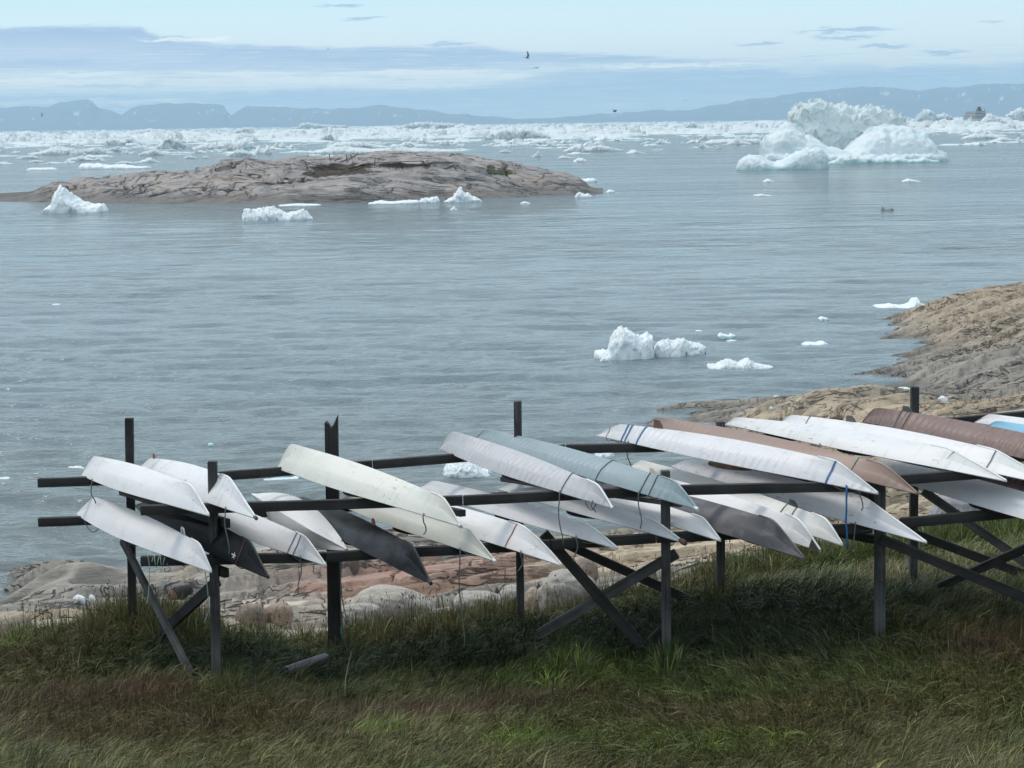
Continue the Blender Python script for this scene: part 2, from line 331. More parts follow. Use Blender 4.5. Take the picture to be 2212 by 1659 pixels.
def mat_ice(name, scale=1.0, col=(0.80, 0.88, 0.90), dirty=0.0, th=0.15):
    m_, q, b, tcx = newmat(name); P = tcx.outputs['Object']; g = q.n('ShaderNodeNewGeometry'); sp = q.n('ShaderNodeSeparateXYZ'); q.inp(sp, 0, g.outputs['Position'])
    n = q.noise(P, 0.9 * scale, 5, 0.6); nf = q.noise(P, 5 * scale, 5, 0.7)
    zz = q.m('ADD', sp.outputs[2], q.m('MULTIPLY', q.m('SUBTRACT', n, 0.5), th * 2.5))
    teal = q.m('SUBTRACT', 1.0, q.sstep(zz, 0.0, th))
    c = q.mix(q.m('MULTIPLY', q.sstep(n, 0.45, 0.7), 0.55), (*col, 1), (col[0] * .80, col[1] * .95, col[2] * 1.0, 1))
    c = q.mix(q.m('MULTIPLY', teal, 0.6), c, (0.36, 0.66, 0.66, 1))
    if dirty: c = q.mix(q.m('MULTIPLY', q.sstep(q.noise(P, 0.35 * scale, 5, 0.7), 0.55, 0.70), dirty), c, (0.26, 0.25, 0.24, 1))
    q.inp(b, 'Base Color', c); b.inputs['Roughness'].default_value = 0.55; b.inputs['IOR'].default_value = 1.31
    b.inputs['Subsurface Weight'].default_value = 0.0
    q.inp(b, 'Normal', bump(q, q.m('ADD', nf, q.m('MULTIPLY', n, 1.5)), 0.6, 0.12 / scale)); return m_
M_ice = mat_ice('sea_ice', 2.2, (0.78, 0.82, 0.83), 0, 0.07); M_iceb = mat_ice('berg_ice', 0.35, (0.67, 0.745, 0.76), 0.15, 1.0); M_icep = mat_ice('pack_ice', 0.12, (0.66, 0.715, 0.73), 0.7, 0.35); M_icec = mat_ice('berg_ice_core', 0.45, (0.64, 0.71, 0.71), 0.45, 2.0)

def mat_water():
    m_, q, b, tcx = newmat('sea_water'); g = q.n('ShaderNodeNewGeometry'); P = g.outputs['Position']
    big = q.noise(q.mapping(P, (0.004, 0.018, 0.01), (0, 0, R(6))), 1.0, 4, 0.5)
    mid = q.noise(q.mapping(P, (0.02, 0.09, 0.1), (0, 0, R(-5))), 1.0, 4, 0.55)
    w1 = q.noise(q.mapping(P, (0.95, 2.2, 1), (0, 0, R(8))), 1.0, 3, 0.55, 0.5)
    w2 = q.noise(q.mapping(P, (2.1, 4.8, 1), (0, 0, R(-14))), 1.0, 3, 0.6, 0.4)
    w3 = q.noise(q.mapping(P, (0.32, 0.80, 1), (0, 0, R(5))), 1.0, 3, 0.6, 0.4)
    w4 = q.noise(q.mapping(P, (0.11, 0.30, 1), (0, 0, R(-4))), 1.0, 3, 0.6, 0.3)
    w5 = q.noise(q.mapping(P, (0.04, 0.10, 1), (0, 0, R(3))), 1.0, 3, 0.6, 0.3)
    sp = q.n('ShaderNodeSeparateXYZ'); q.inp(sp, 0, P)
    far = q.sstep(sp.outputs[1], 90, 350); far2 = q.sstep(sp.outputs[1], 250, 900)
    amp = q.m('MULTIPLY_ADD', q.sstep(q.m('ADD', q.m('MULTIPLY', big, 0.6), q.m('MULTIPLY', mid, 0.4)), 0.40, 0.60), 0.6, 0.6)
    h = q.m('ADD', q.m('MULTIPLY', w1, 0.10), q.m('MULTIPLY', w2, 0.07)); h = q.m('ADD', h, q.m('MULTIPLY', q.m('MULTIPLY', w3, far), 0.9))
    h = q.m('ADD', h, q.m('MULTIPLY', q.m('MULTIPLY', w4, far), 2.2)); h = q.m('ADD', h, q.m('MULTIPLY', q.m('MULTIPLY', w5, far2), 9.0)); h = q.m('MULTIPLY', h, amp)
    q.inp(b, 'Normal', bump(q, h, 1.0, 1.5))
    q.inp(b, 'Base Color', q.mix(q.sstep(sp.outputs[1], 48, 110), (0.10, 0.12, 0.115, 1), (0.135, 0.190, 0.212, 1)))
    b.inputs['Roughness'].default_value = 0.10; b.inputs['IOR'].default_value = 1.48; return m_
M_water = mat_water()
m_, q, b, tcx = newmat('pool_water'); b.inputs['Base Color'].default_value = (0.05, 0.045, 0.035, 1); b.inputs['Roughness'].default_value = 0.03
q.inp(b, 'Normal', bump(q, q.noise(tcx.outputs['Object'], 6, 2), 0.1, 0.01)); M_pool = m_
def mat_grass():
    m_, q, b, tcx = newmat('grass'); a = q.n('ShaderNodeVertexColor', layer_name='Col'); q.inp(b, 'Base Color', a.outputs[0])
    b.inputs['Roughness'].default_value = 0.55; b.inputs['Specular IOR Level'].default_value = 0.3; return m_
M_grass = mat_grass()
def mat_soil():
    m_, q, b, tcx = newmat('turf_soil'); a = q.n('ShaderNodeVertexColor', layer_name='Col'); n = q.noise(tcx.outputs['Object'], 6, 5, 0.7)
    q.inp(b, 'Base Color', q.mix(n, q.mix(1.0, a.outputs[0], (0.4, 0.4, 0.4, 1), 'MULTIPLY'), a.outputs[0])); b.inputs['Roughness'].default_value = 0.9
    q.inp(b, 'Normal', bump(q, n, 0.8, 0.05)); return m_
M_soil = mat_soil()

# ------------------------------------------------------------------ terrain
DF, DB = 26.0, 28.8
ctl = []
def cD(x, y, D): p = at(x, y, D); ctl.append((p.x, p.y, p.z))
def cz(x, y, z): p = atz(x, y, z); ctl.append((p.x, p.y, z))
for x in (-250, 0, 550, 1106, 1650, 2212, 2500): cD(x, 1659 - 0.0146 * 0, 21.3)
for x in (-250, 0, 1106, 2212, 2500): cD(x, 1790, 18.8)
for X_, z_ in ((-8, 6.4), (0, 6.4), (8, 6.5)): ctl.append((X_, 10, z_))
for X_, z_ in ((-9, 7.4), (0, 7.6), (9, 7.6)): ctl.append((X_, 2, z_))
for x, y in ((0, 1500), (250, 1488), (459, 1482), (720, 1500), (1000, 1490), (1437, 1432), (1700, 1405), (1900, 1392), (2212, 1370), (2500, 1350), (-250, 1500)): cD(x, y, DF)
for x, y in ((-250, 1400), (0, 1400), (140, 1390), (283, 1352), (500, 1400), (720, 1425), (920, 1385), (1125, 1358), (1340, 1325), (1557, 1298), (1760, 1285), (1975, 1280), (2212, 1255), (2500, 1230)): cD(x, y, DB)
for x, y, D in ((-250, 1400, 31), (0, 1398, 30.5), (140, 1385, 30.5), (300, 1352, 30.2), (500, 1385, 30.7), (700, 1385, 31), (920, 1368, 31), (1125, 1345, 31.5), (1340, 1300, 32.5), (1500, 1268, 33.3), (1640, 1238, 34), (1760, 1222, 34.8), (1900, 1185, 35.5), (2050, 1172, 35), (2212, 1150, 35.5), (2500, 1120, 36)): cD(x, y, D)
# rock shelf beyond the turf edge: (x, y, z)
for x, y, z in ((-250, 1370, 2.6), (0, 1375, 2.7), (60, 1372, 2.9), (180, 1372, 2.6), (330, 1352, 2.7), (500, 1352, 2.75), (660, 1350, 2.8), (900, 1345, 2.8), (1150, 1318, 3.0), (1350, 1262, 3.1), (1550, 1232, 3.0), (1740, 1202, 3.0), (1860, 1170, 3.2), (1960, 1140, 3.4), (2100, 1135, 3.6), (2300, 1100, 3.6),
                (0, 1330, 0.3), (60, 1340, 1.3), (150, 1330, 1.6), (250, 1312, 1.5), (40, 1312, 0.05), (-60, 1310, -0.5), (-250, 1300, -0.8),
                (20, 1232, 0.15), (70, 1222, 0.55), (130, 1215, 0.75), (190, 1225, 0.75), (240, 1235, 0.45), (275, 1245, -0.05), (90, 1262, 0.85), (150, 1262, 0.75), (230, 1258, 0.5), (30, 1260, 0.35), (0, 1270, -0.05), (100, 1290, 0.95), (60, 1300, 0.6), (160, 1300, 0.8), (210, 1300, 1.0), (-60, 1250, -0.5), (100, 1200, -0.25), (200, 1205, -0.25), (280, 1225, -0.35), (300, 1262, 0.1), (330, 1290, 0.5), (340, 1245, -0.1),
                (380, 1235, 0.35), (420, 1248, 1.0), (380, 1275, 0.8), (460, 1260, 1.5), (520, 1235, 1.4), (600, 1222, 1.3), (700, 1212, 1.1), (580, 1262, 1.5), (700, 1250, 1.5), (440, 1300, 1.1), (540, 1292, 1.5), (640, 1292, 1.75), (340, 1322, 1.6), (450, 1325, 1.9), (600, 1325, 2.0), (700, 1315, 2.15),
                (440, 1205, -0.3), (560, 1188, -0.3), (700, 1172, -0.25), (760, 1185, 0.5), (820, 1168, 0.15), (900, 1188, 0.7), (900, 1158, -0.2), (1000, 1190, 0.8), (1050, 1165, 0.05), (1100, 1160, -0.15), (1200, 1185, 0.7), (1300, 1180, 0.6), (1300, 1158, -0.2), (1400, 1150, -0.1), (1450, 1172, 0.5),
                (820, 1225, 1.2), (820, 1275, 1.8), (950, 1235, 1.3), (950, 1285, 1.9), (1080, 1225, 1.5), (1080, 1270, 2.0), (1200, 1220, 1.7), (1200, 1250, 2.3), (1320, 1215, 1.8), (1420, 1195, 1.7), (1500, 1190, 1.9), (1440, 1230, 2.5),
                (1560, 1168, 1.5), (1600, 1185, 2.3), (1700, 1160, 2.0), (1720, 1180, 2.6), (1800, 1150, 2.4), (1830, 1165, 2.8), (1560, 1140, 0.5), (1560, 1115, -0.3), (1680, 1120, 0.3), (1700, 1085, -0.3), (1780, 1110, 1.2), (1800, 1060, 0.2), (1790, 1030, -0.35), (1860, 1010, 0.3), (1870, 1060, 1.5),
                (1920, 1100, 2.6), (2000, 1080, 2.9), (2120, 1060, 3.1), (2300, 1060, 3.4), (1930, 1050, 2.0), (2000, 1010, 2.3), (2150, 1000, 2.8), (2300, 980, 3.1),
                (1640, 1017, -0.5), (1500, 1000, -0.6), (1760, 985, -0.3), (1700, 960, -0.1), (1850, 960, 0.9), (1950, 950, 1.8), (2100, 940, 2.4), (2300, 930, 2.8),
                (1560, 930, -0.1), (1500, 903, 0.0), (1440, 900, -0.12), (1400, 890, -0.10), (1480, 880, -0.35), (1600, 915, 0.35), (1650, 900, 0.7), (1700, 905, 1.1), (1630, 880, 0.1), (1580, 890, 0.05), (1700, 868, 0.15), (1640, 862, -0.2), (1800, 900, 1.7), (1760, 862, 1.3), (1800, 846, 1.5), (1880, 850, 1.4), (1960, 868, 1.3), (2030, 882, 1.1), (2060, 892, 1.0), (1900, 895, 1.8), (2000, 905, 1.8), (2150, 885, 1.7), (2212, 880, 1.7), (2350, 880, 2.2),
                (1740, 838, -0.3), (1840, 828, -0.3), (1920, 832, -0.12), (1970, 838, -0.05), (2010, 846, -0.02), (2050, 858, 0.0), (2110, 868, 0.5), (2212, 860, 0.8), (2080, 880, 0.5),
                (1905, 802, -0.03), (1950, 800, 0.3), (2000, 800, 0.5), (1960, 818, 0.1), (2050, 815, 0.6), (2100, 830, 0.7), (2212, 825, 1.0), (2350, 820, 1.5), (1850, 800, -0.35), (1900, 780, -0.3), (2050, 784, 0.7), (2130, 768, 0.8), (2212, 750, 1.1), (2350, 740, 1.6),
                (2000, 760, -0.3), (2090, 762, -0.2), (2120, 750, 0.1), (2060, 740, -0.1),
                (1925, 695, -0.03), (1970, 695, 0.5), (2020, 705, 0.6), (2080, 722, 0.7), (2160, 730, 0.9), (2300, 735, 1.3), (2020, 688, 0.9), (2090, 690, 1.3), (2212, 690, 1.8), (2350, 690, 2.2), (1880, 700, -0.35), (1960, 720, -0.25)):
    cz(x, y, z)
for x, y, D in ((1980, 676, 121), (2040, 656, 122), (2110, 640, 123), (2170, 629, 124), (2212, 621, 125), (2350, 595, 127)): cD(x, y, D)
for x, y in ((1900, 670), (1980, 655), (2060, 635), (2150, 612), (2300, 590), (2500, 580)): cz(x, y, -1.2)
for x, y in ((-200, 1150), (100, 1150), (300, 1150), (500, 1120), (700, 1100), (900, 1080), (1100, 1080), (1300, 1080), (1450, 1050), (1300, 980), (1300, 880), (1500, 850), (1700, 790), (1800, 740), (1850, 640), (1000, 950), (500, 1000), (0, 1000), (1400, 700), (700, 800), (0, 800), (-300, 1000)): cz(x, y, -1.6)
ctl = np.array(ctl)
def fit_rbf(P, zs, sm=0.02):
    d = np.hypot(P[:, None, 0] - P[None, :, 0], P[:, None, 1] - P[None, :, 1])
    n = len(P); A = np.zeros((n + 3, n + 3)); A[:n, :n] = -d + np.eye(n) * sm
    Q = np.c_[np.ones(n), P]; A[:n, n:] = Q; A[n:, :n] = Q.T
    return np.linalg.solve(A, np.r_[zs, 0, 0, 0])
# warp: compress distance so that near and far control points weigh alike
def warp(x, y):
    return x / y * 60.0, np.log(y / 10.0) * 40.0
_cx, _cy = warp(ctl[:, 0], ctl[:, 1]); _W = fit_rbf(np.c_[_cx, _cy], ctl[:, 2], 0.25)
def rbf_h(x, y):
    x = np.asarray(x, float).ravel(); y = np.asarray(y, float).ravel(); o = np.empty_like(x)
    for i in range(0, len(x), 20000):
        a, b_ = warp(x[i:i + 20000], y[i:i + 20000])
        d = np.sqrt((a[:, None] - _cx) ** 2 + (b_[:, None] - _cy) ** 2)
        o[i:i + 20000] = -d @ _W[:-3] + _W[-3] + _W[-2] * a + _W[-1] * b_
    return o
_eu = []; 
for x, D in ((-300, 30.6), (0, 30.4), (140, 30.4), (300, 30.4), (500, 30.4), (700, 30.6), (920, 30.7), (1125, 31.1), (1340, 32.2), (1500, 33.0), (1640, 33.8), (1760, 34.6), (1900, 35.4), (2050, 35.0), (2212, 35.6), (2500, 36.3)): _eu.append(((x - 1106) / F, D))
_eu = np.array(_eu)
def turf_edge(x, y):    # >0 inside the turf
    return np.interp(x / y, _eu[:, 0], _eu[:, 1]) - y + 0.45 * fbm(x * 0.9, y * 0.9, o=3)
POOLS = []   # (cx, cy, rx, ry, z)
for x0, x1, y0, y1, z in ((165, 290, 1268, 1284, 0.42), (372, 640, 1309, 1342, 1.55), (1000, 1190, 1196, 1206, 0.85), (820, 900, 1204, 1216, 0.85)):
    a, b_, c_ = atz((x0 + x1) / 2, (y0 + y1) / 2, z), atz((x0 + x1) / 2, y0, z), atz(x1, (y0 + y1) / 2, z)
    POOLS.append((a.x, a.y, c_.x - a.x, b_.y - a.y, z))
def pool_f(x, y, p):
    return np.sqrt(((x - p[0]) / p[2]) ** 2 + ((y - p[1]) / p[3]) ** 2) + 0.28 * fbm(x * 0.8 + 5, y * 0.8, o=3)
def terrain(x, y):
    sh = np.shape(x); h = rbf_h(x, y); x = np.asarray(x, float).ravel(); y = np.asarray(y, float).ravel()
    e = turf_edge(x, y); rk = sstep(-e, 0.0, 1.2)
    # glacially smoothed rock: big swells, dipping strata steps, joints
    ca, sa = math.cos(R(24)), math.sin(R(24)); u = x * ca + y * sa; v = -x * sa + y * ca
    near = np.clip(45 / y, 0.5, 1.3)
    sw = 0.34 * fbm(u * 0.13, v * 0.34, o=2) + 0.10 * fbm(u * 0.28 + 9, v * 0.9 + 3, o=2)
    lay = v * 0.55 + 0.9 * fbm(u * 0.11, v * 0.2, o=2) + 0.15 * fbm(u * 0.9, v * 0.9, o=2); fr = lay - np.floor(lay)
    step = 0.34 * (sstep(fr, 0.0, 0.08) - fr)
    c1 = np.abs(perlin(u * 0.10 + 0.6 * perlin(u * .3, v * .3), v * 0.62 + 3 + 0.5 * perlin(u * .25 + 7, v * .4))); crack = -0.26 * (1 - sstep(c1, 0.0, 0.035))
    c2 = np.abs(perlin(u * 0.8 + 2 + 0.7 * perlin(u * .9, v * .9 + 4), v * 0.33 + 11)); crack -= 0.18 * (1 - sstep(c2, 0.0, 0.035)) * (perlin(u * .3, v * .3 + 50) > 0)
    c3 = np.abs(perlin(u * 0.16 + 31, v * 1.5 + 0.5 * perlin(u * .3, v * .8))); crack -= 0.11 * (1 - sstep(c3, 0.0, 0.06)) * (perlin(u * .2 + 20, v * .2) > -0.1)
    fine = 0.02 * fbm(u * 1.5, v * 4, o=3)
    hr = h + (sw + step + crack + fine) * (0.55 + 0.45 * sstep(h, -0.3, 1.0))
    hg = h + 0.07 * fbm(x * 0.5, y * 0.5, o=3)
    h = hg * (1 - rk) + hr * rk
    for p in POOLS:
        f = pool_f(x, y, p); k = sstep(-f, -1.25, -0.85)
        h = np.where(f < 1.25, h * (1 - k) + np.minimum(h, p[4] - 0.06) * k, h)
        rim = sstep(-f, -1.6, -1.05) * (1 - k); h = h * (1 - rim) + np.maximum(h, p[4] + 0.03) * rim
    return h.reshape(sh), e.reshape(sh)
NR, NCc = 1150, 760
ys = np.geomspace(4.0, 150, NR); ys = np.concatenate([np.geomspace(4, 24, 150, endpoint=False), np.geomspace(24, 150, NR - 150)])
us = np.concatenate([np.linspace(-0.42, -0.25, 40, endpoint=False), np.linspace(-0.25, 0.25, NCc - 80), np.linspace(0.251, 0.46, 40)])
YY, UU = np.meshgrid(ys, us, indexing='ij'); XX = UU * YY
ZZ, EE = terrain(XX, YY)
def rock_colour(x, y, z):
    sh = x.shape; n = fbm(x * 0.08, y * 0.08, o=3); n2_ = fbm(x * 0.25 + 40, y * 0.25, o=3); n3 = fbm(x * .9, y * .9 + 9, o=2)
    tan = np.array([0.47, 0.375, 0.26]); gry = np.array([0.33, 0.30, 0.26]); pale = np.array([0.48, 0.43, 0.36]); red = np.array([0.37, 0.22, 0.165]); dk = np.array([0.12, 0.115, 0.105])
    k = sstep(n, -0.35, 0.35)[..., None]; c = gry * (1 - k) + tan * k
    k = (sstep(n2_, 0.1, 0.5) * 0.7)[..., None]; c = c * (1 - k) + pale * k
    for (px, py, zz, rr, amt, cc) in ((850, 1285, 1.8, 3.4, 0.85, red), (1000, 1262, 1.6, 3.0, 0.75, red), (700, 1270, 1.6, 2.0, 0.6, red), (1640, 1200, 2.4, 5.0, 0.85, tan * 1.12), (1560, 1165, 1.5, 4, 0.3, gry), (560, 1250, 1.5, 2.5, 0.5, gry), (500, 1335, 2.4, 2.6, 0.8, pale * 1.1), (120, 1240, 0.7, 5.5, 0.85, gry * 0.9), (150, 1330, 1.6, 3.5, 0.8, gry * 1.05), (250, 1330, 1.5, 3, 0.5, gry),
                                      (1980, 1090, 2.8, 6, 0.8, tan), (1800, 870, 1.6, 6, 0.7, tan * 0.95), (2120, 885, 1.7, 6, 0.8, tan), (2120, 830, 0.8, 7, 0.9, gry * 0.85), (2050, 790, 0.6, 7, 0.9, gry * 0.85), (2050, 710, 0.8, 8, 0.75, gry * 0.9), (2200, 640, 1.8, 7, 0.7, tan * 0.85), (2190, 680, 1.8, 6, 0.6, tan * 0.85)):
        q_ = atz(px, py, zz); d = np.hypot(x - q_.x, (y - q_.y) * 0.6); k = (amt * (1 - sstep(d + 0.8 * n3 * rr * .5, rr * 0.5, rr * 1.2)))[..., None]; c = c * (1 - k) + cc * k
    wl = z + 0.10 * n3; k = (1 - sstep(wl, 0.05, 0.42))[..., None] * 0.75; c = c * (1 - k) + dk * k
    return c
rc = rock_colour(XX, YY, ZZ)
def grass_colour(x, y):
    n = fbm(x * 0.35, y * 0.35, o=3); n2_ = fbm(x * 1.1 + 30, y * 1.1, o=2)
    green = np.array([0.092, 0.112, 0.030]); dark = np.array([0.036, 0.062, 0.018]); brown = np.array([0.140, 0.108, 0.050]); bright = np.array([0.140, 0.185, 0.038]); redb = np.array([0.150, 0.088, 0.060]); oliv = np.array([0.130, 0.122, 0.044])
    k = sstep(n, -0.3, 0.4)[..., None]; c = green * (1 - k) + oliv * k
    for px, py, D, rx, ry, amt, cc in ((150, 1560, 24, 2.2, 2.0, 0.7, brown), (220, 1500, 25, 1.2, .8, 0.55, redb), (600, 1580, 23, 1.8, 1.2, 0.6, brown), (850, 1545, 24.2, 1.6, 0.6, 0.55, redb), (1150, 1530, 24.4, 1.0, 0.5, 0.4, redb), (80, 1430, 28, 1.2, 1.5, 0.6, brown), (1300, 1590, 23, 1.6, 0.8, 0.5, brown), (1750, 1590, 23, 1.4, 1.0, 0.5, brown), (2180, 1480, 25.5, 0.9, 1.0, 0.9, np.array([0.16, 0.105, 0.055])), (2050, 1560, 23.5, 1.6, 1.2, 0.4, oliv * 1.2), (2120, 1400, 26.5, 1.6, 0.8, 0.6, oliv * 1.1),
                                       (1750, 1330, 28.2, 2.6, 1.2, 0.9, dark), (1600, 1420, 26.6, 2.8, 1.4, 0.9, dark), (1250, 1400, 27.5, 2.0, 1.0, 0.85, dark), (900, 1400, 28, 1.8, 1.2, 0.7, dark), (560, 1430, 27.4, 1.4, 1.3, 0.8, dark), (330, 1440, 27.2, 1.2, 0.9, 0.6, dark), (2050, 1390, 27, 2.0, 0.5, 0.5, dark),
                                       (1150, 1470, 26, 0.8, 0.6, 0.7, bright), (1240, 1500, 25.2, 0.7, 0.5, 0.7, bright), (810, 1600, 23, 0.35, 0.5, 0.9, bright), (1120, 1620, 22.4, 0.7, 0.6, 0.9, bright), (1600, 1640, 22, 0.9, 0.5, 0.6, bright), (1330, 1615, 22.5, 0.5, 0.4, 0.5, bright), (1720, 1260, 32, 1.4, 1.2, 0.5, oliv), (1500, 1290, 31.5, 1.6, 1.2, 0.55, brown * 0.8), (1860, 1250, 32, 0.9, 1, 0.6, bright * 0.7), (20, 1410, 28.5, 0.4, 0.6, 0.6, bright), (2150, 1180, 34, 1.8, 1.5, 0.6, bright * 0.75)):
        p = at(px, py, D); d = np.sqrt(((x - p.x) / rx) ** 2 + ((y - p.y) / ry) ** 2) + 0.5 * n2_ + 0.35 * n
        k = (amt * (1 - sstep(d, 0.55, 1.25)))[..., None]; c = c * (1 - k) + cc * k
    return c
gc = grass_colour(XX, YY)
def sub_sheet(name, keep_quads, colr, mat):
    Vv = np.stack([XX, YY, ZZ], -1).reshape(-1, 3); used, inv = np.unique(keep_quads.ravel(), return_inverse=True)
    me = npmesh(name, Vv[used], inv.reshape(-1, 4), mat); vcol(me, colr.reshape(-1, 3)[used]); return me
Q = grid_quads(NR, len(us)); em = EE.ravel()[Q].mean(1); zm = ZZ.ravel()[Q].max(1)
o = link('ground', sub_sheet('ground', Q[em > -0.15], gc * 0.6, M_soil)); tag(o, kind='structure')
o = link('shore_rock', sub_sheet('shore_rock', Q[(em <= -0.15) & (zm > -2.5)], rc, M_rock)); tag(o, kind='structure')
for p in POOLS:
    n = 64; vs = [(p[0] + p[2] * 1.35 * math.cos(a) * s, p[1] + p[3] * 1.35 * math.sin(a) * s, p[4]) for s in (1,) for a in np.linspace(0, 2 * math.pi, n, endpoint=False)]
    o = link('tide_pool', mesh('tide_pool', vs, [tuple(range(n))], M_pool)); tag(o, kind='structure')

# ------------------------------------------------------------------ sea: one sheet to the horizon
S = 40000.0
yr = np.concatenate([[-300.0, 5.0, 25.0, 36.0], 1 / np.linspace(1 / 42.0, 1 / 900.0, 1350), np.geomspace(920, S, 60)]); uc = np.concatenate([[-2.0, -1.0, -.5], np.linspace(-.29, .29, 1300), [.5, 1.0, 2.0]])
YS, US = np.meshgrid(yr, uc, indexing='ij'); XS = US * np.where(YS < 5, 5, YS) * np.where(YS < 45, 45 / np.maximum(YS, 5) * 1.0, 1.0); XS = np.where(YS < 5, US * 400, XS)
rsp = np.abs(YS) ** 2 / (11 * 2278) / 2.2; inside = (np.abs(US) < .29) & (YS > 42) & (YS < 900); ZS = np.zeros_like(YS)
patch = 0.88 + 0.24 * sstep(fbm(XS * 0.010, YS * 0.03, o=3), -.35, .35)
m = inside
for lam, sl, an, ph in ((0.75, .105, 2.0, .15), (1.4, .125, 2.4, -.20), (2.5, .095, 3.4, .08), (4.6, .040, 4.0, -.05)):
    fd = sstep(lam / rsp[m], 1.6, 4.0); ok = fd > 0; x_ = XS[m][ok]; y_ = YS[m][ok]; ca, sa = math.cos(ph), math.sin(ph); uu = (x_ * ca + y_ * sa) / (lam * an); vv = (-x_ * sa + y_ * ca) / lam
    n_w = perlin(uu + .35 * perlin(vv * .3, uu * .6 + 9), vv + 17 * lam + .5 * perlin(uu * .7, vv * .4 + 3)); n_w = n_w - .55 * (np.abs(n_w) - .30)
    zz_ = np.zeros(m.sum()); zz_[ok] = n_w * sl * lam * 0.8 * fd[ok]; ZS[m] += zz_
ZS *= patch * sstep(900 - YS, 0, 250) * sstep(.29 - np.abs(US), 0, .01)
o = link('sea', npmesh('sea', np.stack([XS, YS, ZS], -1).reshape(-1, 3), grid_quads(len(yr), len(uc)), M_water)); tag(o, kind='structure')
del YS, US, XS, ZS, rsp, inside, patch
#SPLIT

# ------------------------------------------------------------------ kayak rack
def poly(stops, x):
    return float(np.interp(x, [s_[0] for s_ in stops], [s_[1] for s_ in stops])) if stops[0][0] <= x <= stops[-1][0] else (
        stops[0][1] + (x - stops[0][0]) * (stops[1][1] - stops[0][1]) / (stops[1][0] - stops[0][0]) if x < stops[0][0] else
        stops[-1][1] + (x - stops[-1][0]) * (stops[-1][1] - stops[-2][1]) / (stops[-1][0] - stops[-2][0]))
# picture heights of the rails' centre lines (front row / back row, upper / lower tier)
FU = [(304, 1102), (1000, 1081), (1432, 1059), (1905, 1049), (1946, 1036), (2101, 1024), (2350, 1006)]
FL = [(304, 1212), (704, 1203), (1034, 1192), (1192, 1176), (1417, 1162), (1884, 1140), (1944, 1130), (2212, 1105), (2400, 1088)]
BU = [(82, 1043), (468, 1029), (685, 1017), (804, 1004), (1009, 990), (1222, 970), (1436, 966), (1907, 925), (2350, 885)]
BL = [(82, 1128), (468, 1114), (685, 1104), (1009, 1078), (1436, 1050), (1700, 1031), (1907, 1012), (2350, 975)]
RH = 0.112
rack = empty('kayak_rack', Matrix.Translation((0, 27.4, 4.7)))
tag(rack, 'long dark timber rack holding two tiers of upturned kayaks above the grass', 'rack')
def beam_mesh(name, L, wy, wz, mat, jag=False, seed=0):
    bm = bmesh.new(); n = max(3, int(L / 0.28)); rr = random.Random(seed)
    rings = []
    for i in range(n + 1):
        x = L * i / n; j = lambda: rr.uniform(-1, 1) * 0.0022
        rings.append([bm.verts.new((x, sy * wy / 2 + j(), sz * wz / 2 + j())) for sy, sz in ((-1, -1), (1, -1), (1, 1), (-1, 1))])
    for i in range(n):
        for k in range(4): bm.faces.new((rings[i][k], rings[i][(k + 1) % 4], rings[i + 1][(k + 1) % 4], rings[i + 1][k]))
    bm.faces.new(rings[0][::-1]); bm.faces.new(rings[-1])
    bm.normal_update()
    ed = [e for e in bm.edges if len(e.link_faces) == 2 and e.calc_face_angle(0) > 1.0]
    bmesh.ops.bevel(bm, geom=ed, offset=0.006, segments=1, affect='EDGES')
    if jag:   # weathered, split top
        bm.free(); bm = bmesh.new(); ol = [(0, -.5), (0, .5), (L, .5), (L + .01, .40), (L - .02, .2), (L - .055, .12), (L - .06, -.05), (L - .01, -.22), (L + .015, -.30), (L + .085, -.47), (L + .09, -.5)]
        fv = [[bm.verts.new((x, y * wy, z * wz / 2)) for x, y in ol] for z in (-1, 1)]; bm.faces.new(fv[0][::-1]); bm.faces.new(fv[1])
        for i in range(len(ol)): j = (i + 1) % len(ol); bm.faces.new((fv[0][i], fv[0][j], fv[1][j], fv[1][i]))
    me = bpy.data.meshes.new(name); bm.to_mesh(me); bm.free(); me.materials.append(mat); return me
_k = 0
def beam(name, p0, p1, wy, wz, mat, up=Vector((0, 0, 1)), parent=None, jag=False):
    global _k; _k += 1
    x = (p1 - p0).normalized()
    if abs(x.dot(up)) > 0.95: up = Vector((0, -1, 0))
    y = up.cross(x).normalized(); z = x.cross(y)
    W = Matrix.Translation(p0) @ Matrix((x, y, z)).transposed().to_4x4()
    return link(name, beam_mesh(name, (p1 - p0).length, wy, wz, mat, jag, _k), parent or rack, W)
YF, YB = DF - 0.14, DB + 0.0        # rails are bolted to the near face of the posts
def post(x0, y0, x1, y1, D, th, mat, jag=False, sink=0.35):
    a = at(x0, y0, D); b_ = at(x1, y1, D); d = (b_ - a).normalized(); b_ = b_ + d * sink
    return beam('post', b_, a, th, th, mat, jag=jag, up=Vector((0, -1, 0)))
post(459, 996, 468, 1478, DF, 0.105, M_woodg); post(1437, 1016, 1440, 1432, DF, 0.105, M_woodg); post(1901, 1046, 1900, 1392, DF, 0.118, M_woodg)
post(279, 903, 287, 1345, DB, 0.100, M_wood); post(716, 912, 724, 1418, DB, 0.165, M_wood, jag=True); post(1118, 866, 1125, 1352, DB, 0.100, M_woodg)
post(1556, 910, 1557, 1295, DB, 0.108, M_woodg); post(1976, 835, 1972, 1280, DB, 0.102, M_woodg); post(2330, 1010, 2328, 1380, DF, 0.115, M_woodg)
post(2370, 860, 2366, 1250, DB, 0.105, M_wood)
def rail(stops, xs, D, name='rail', th=RH):
    for a, b_ in zip(xs[:-1], xs[1:]):
        p0, p1 = at(a, poly(stops, a), D), at(b_, poly(stops, b_), D); d = (p1 - p0).normalized() * 0.003
        beam(name, p0 + d, p1 - d, 0.095, th, M_wood)
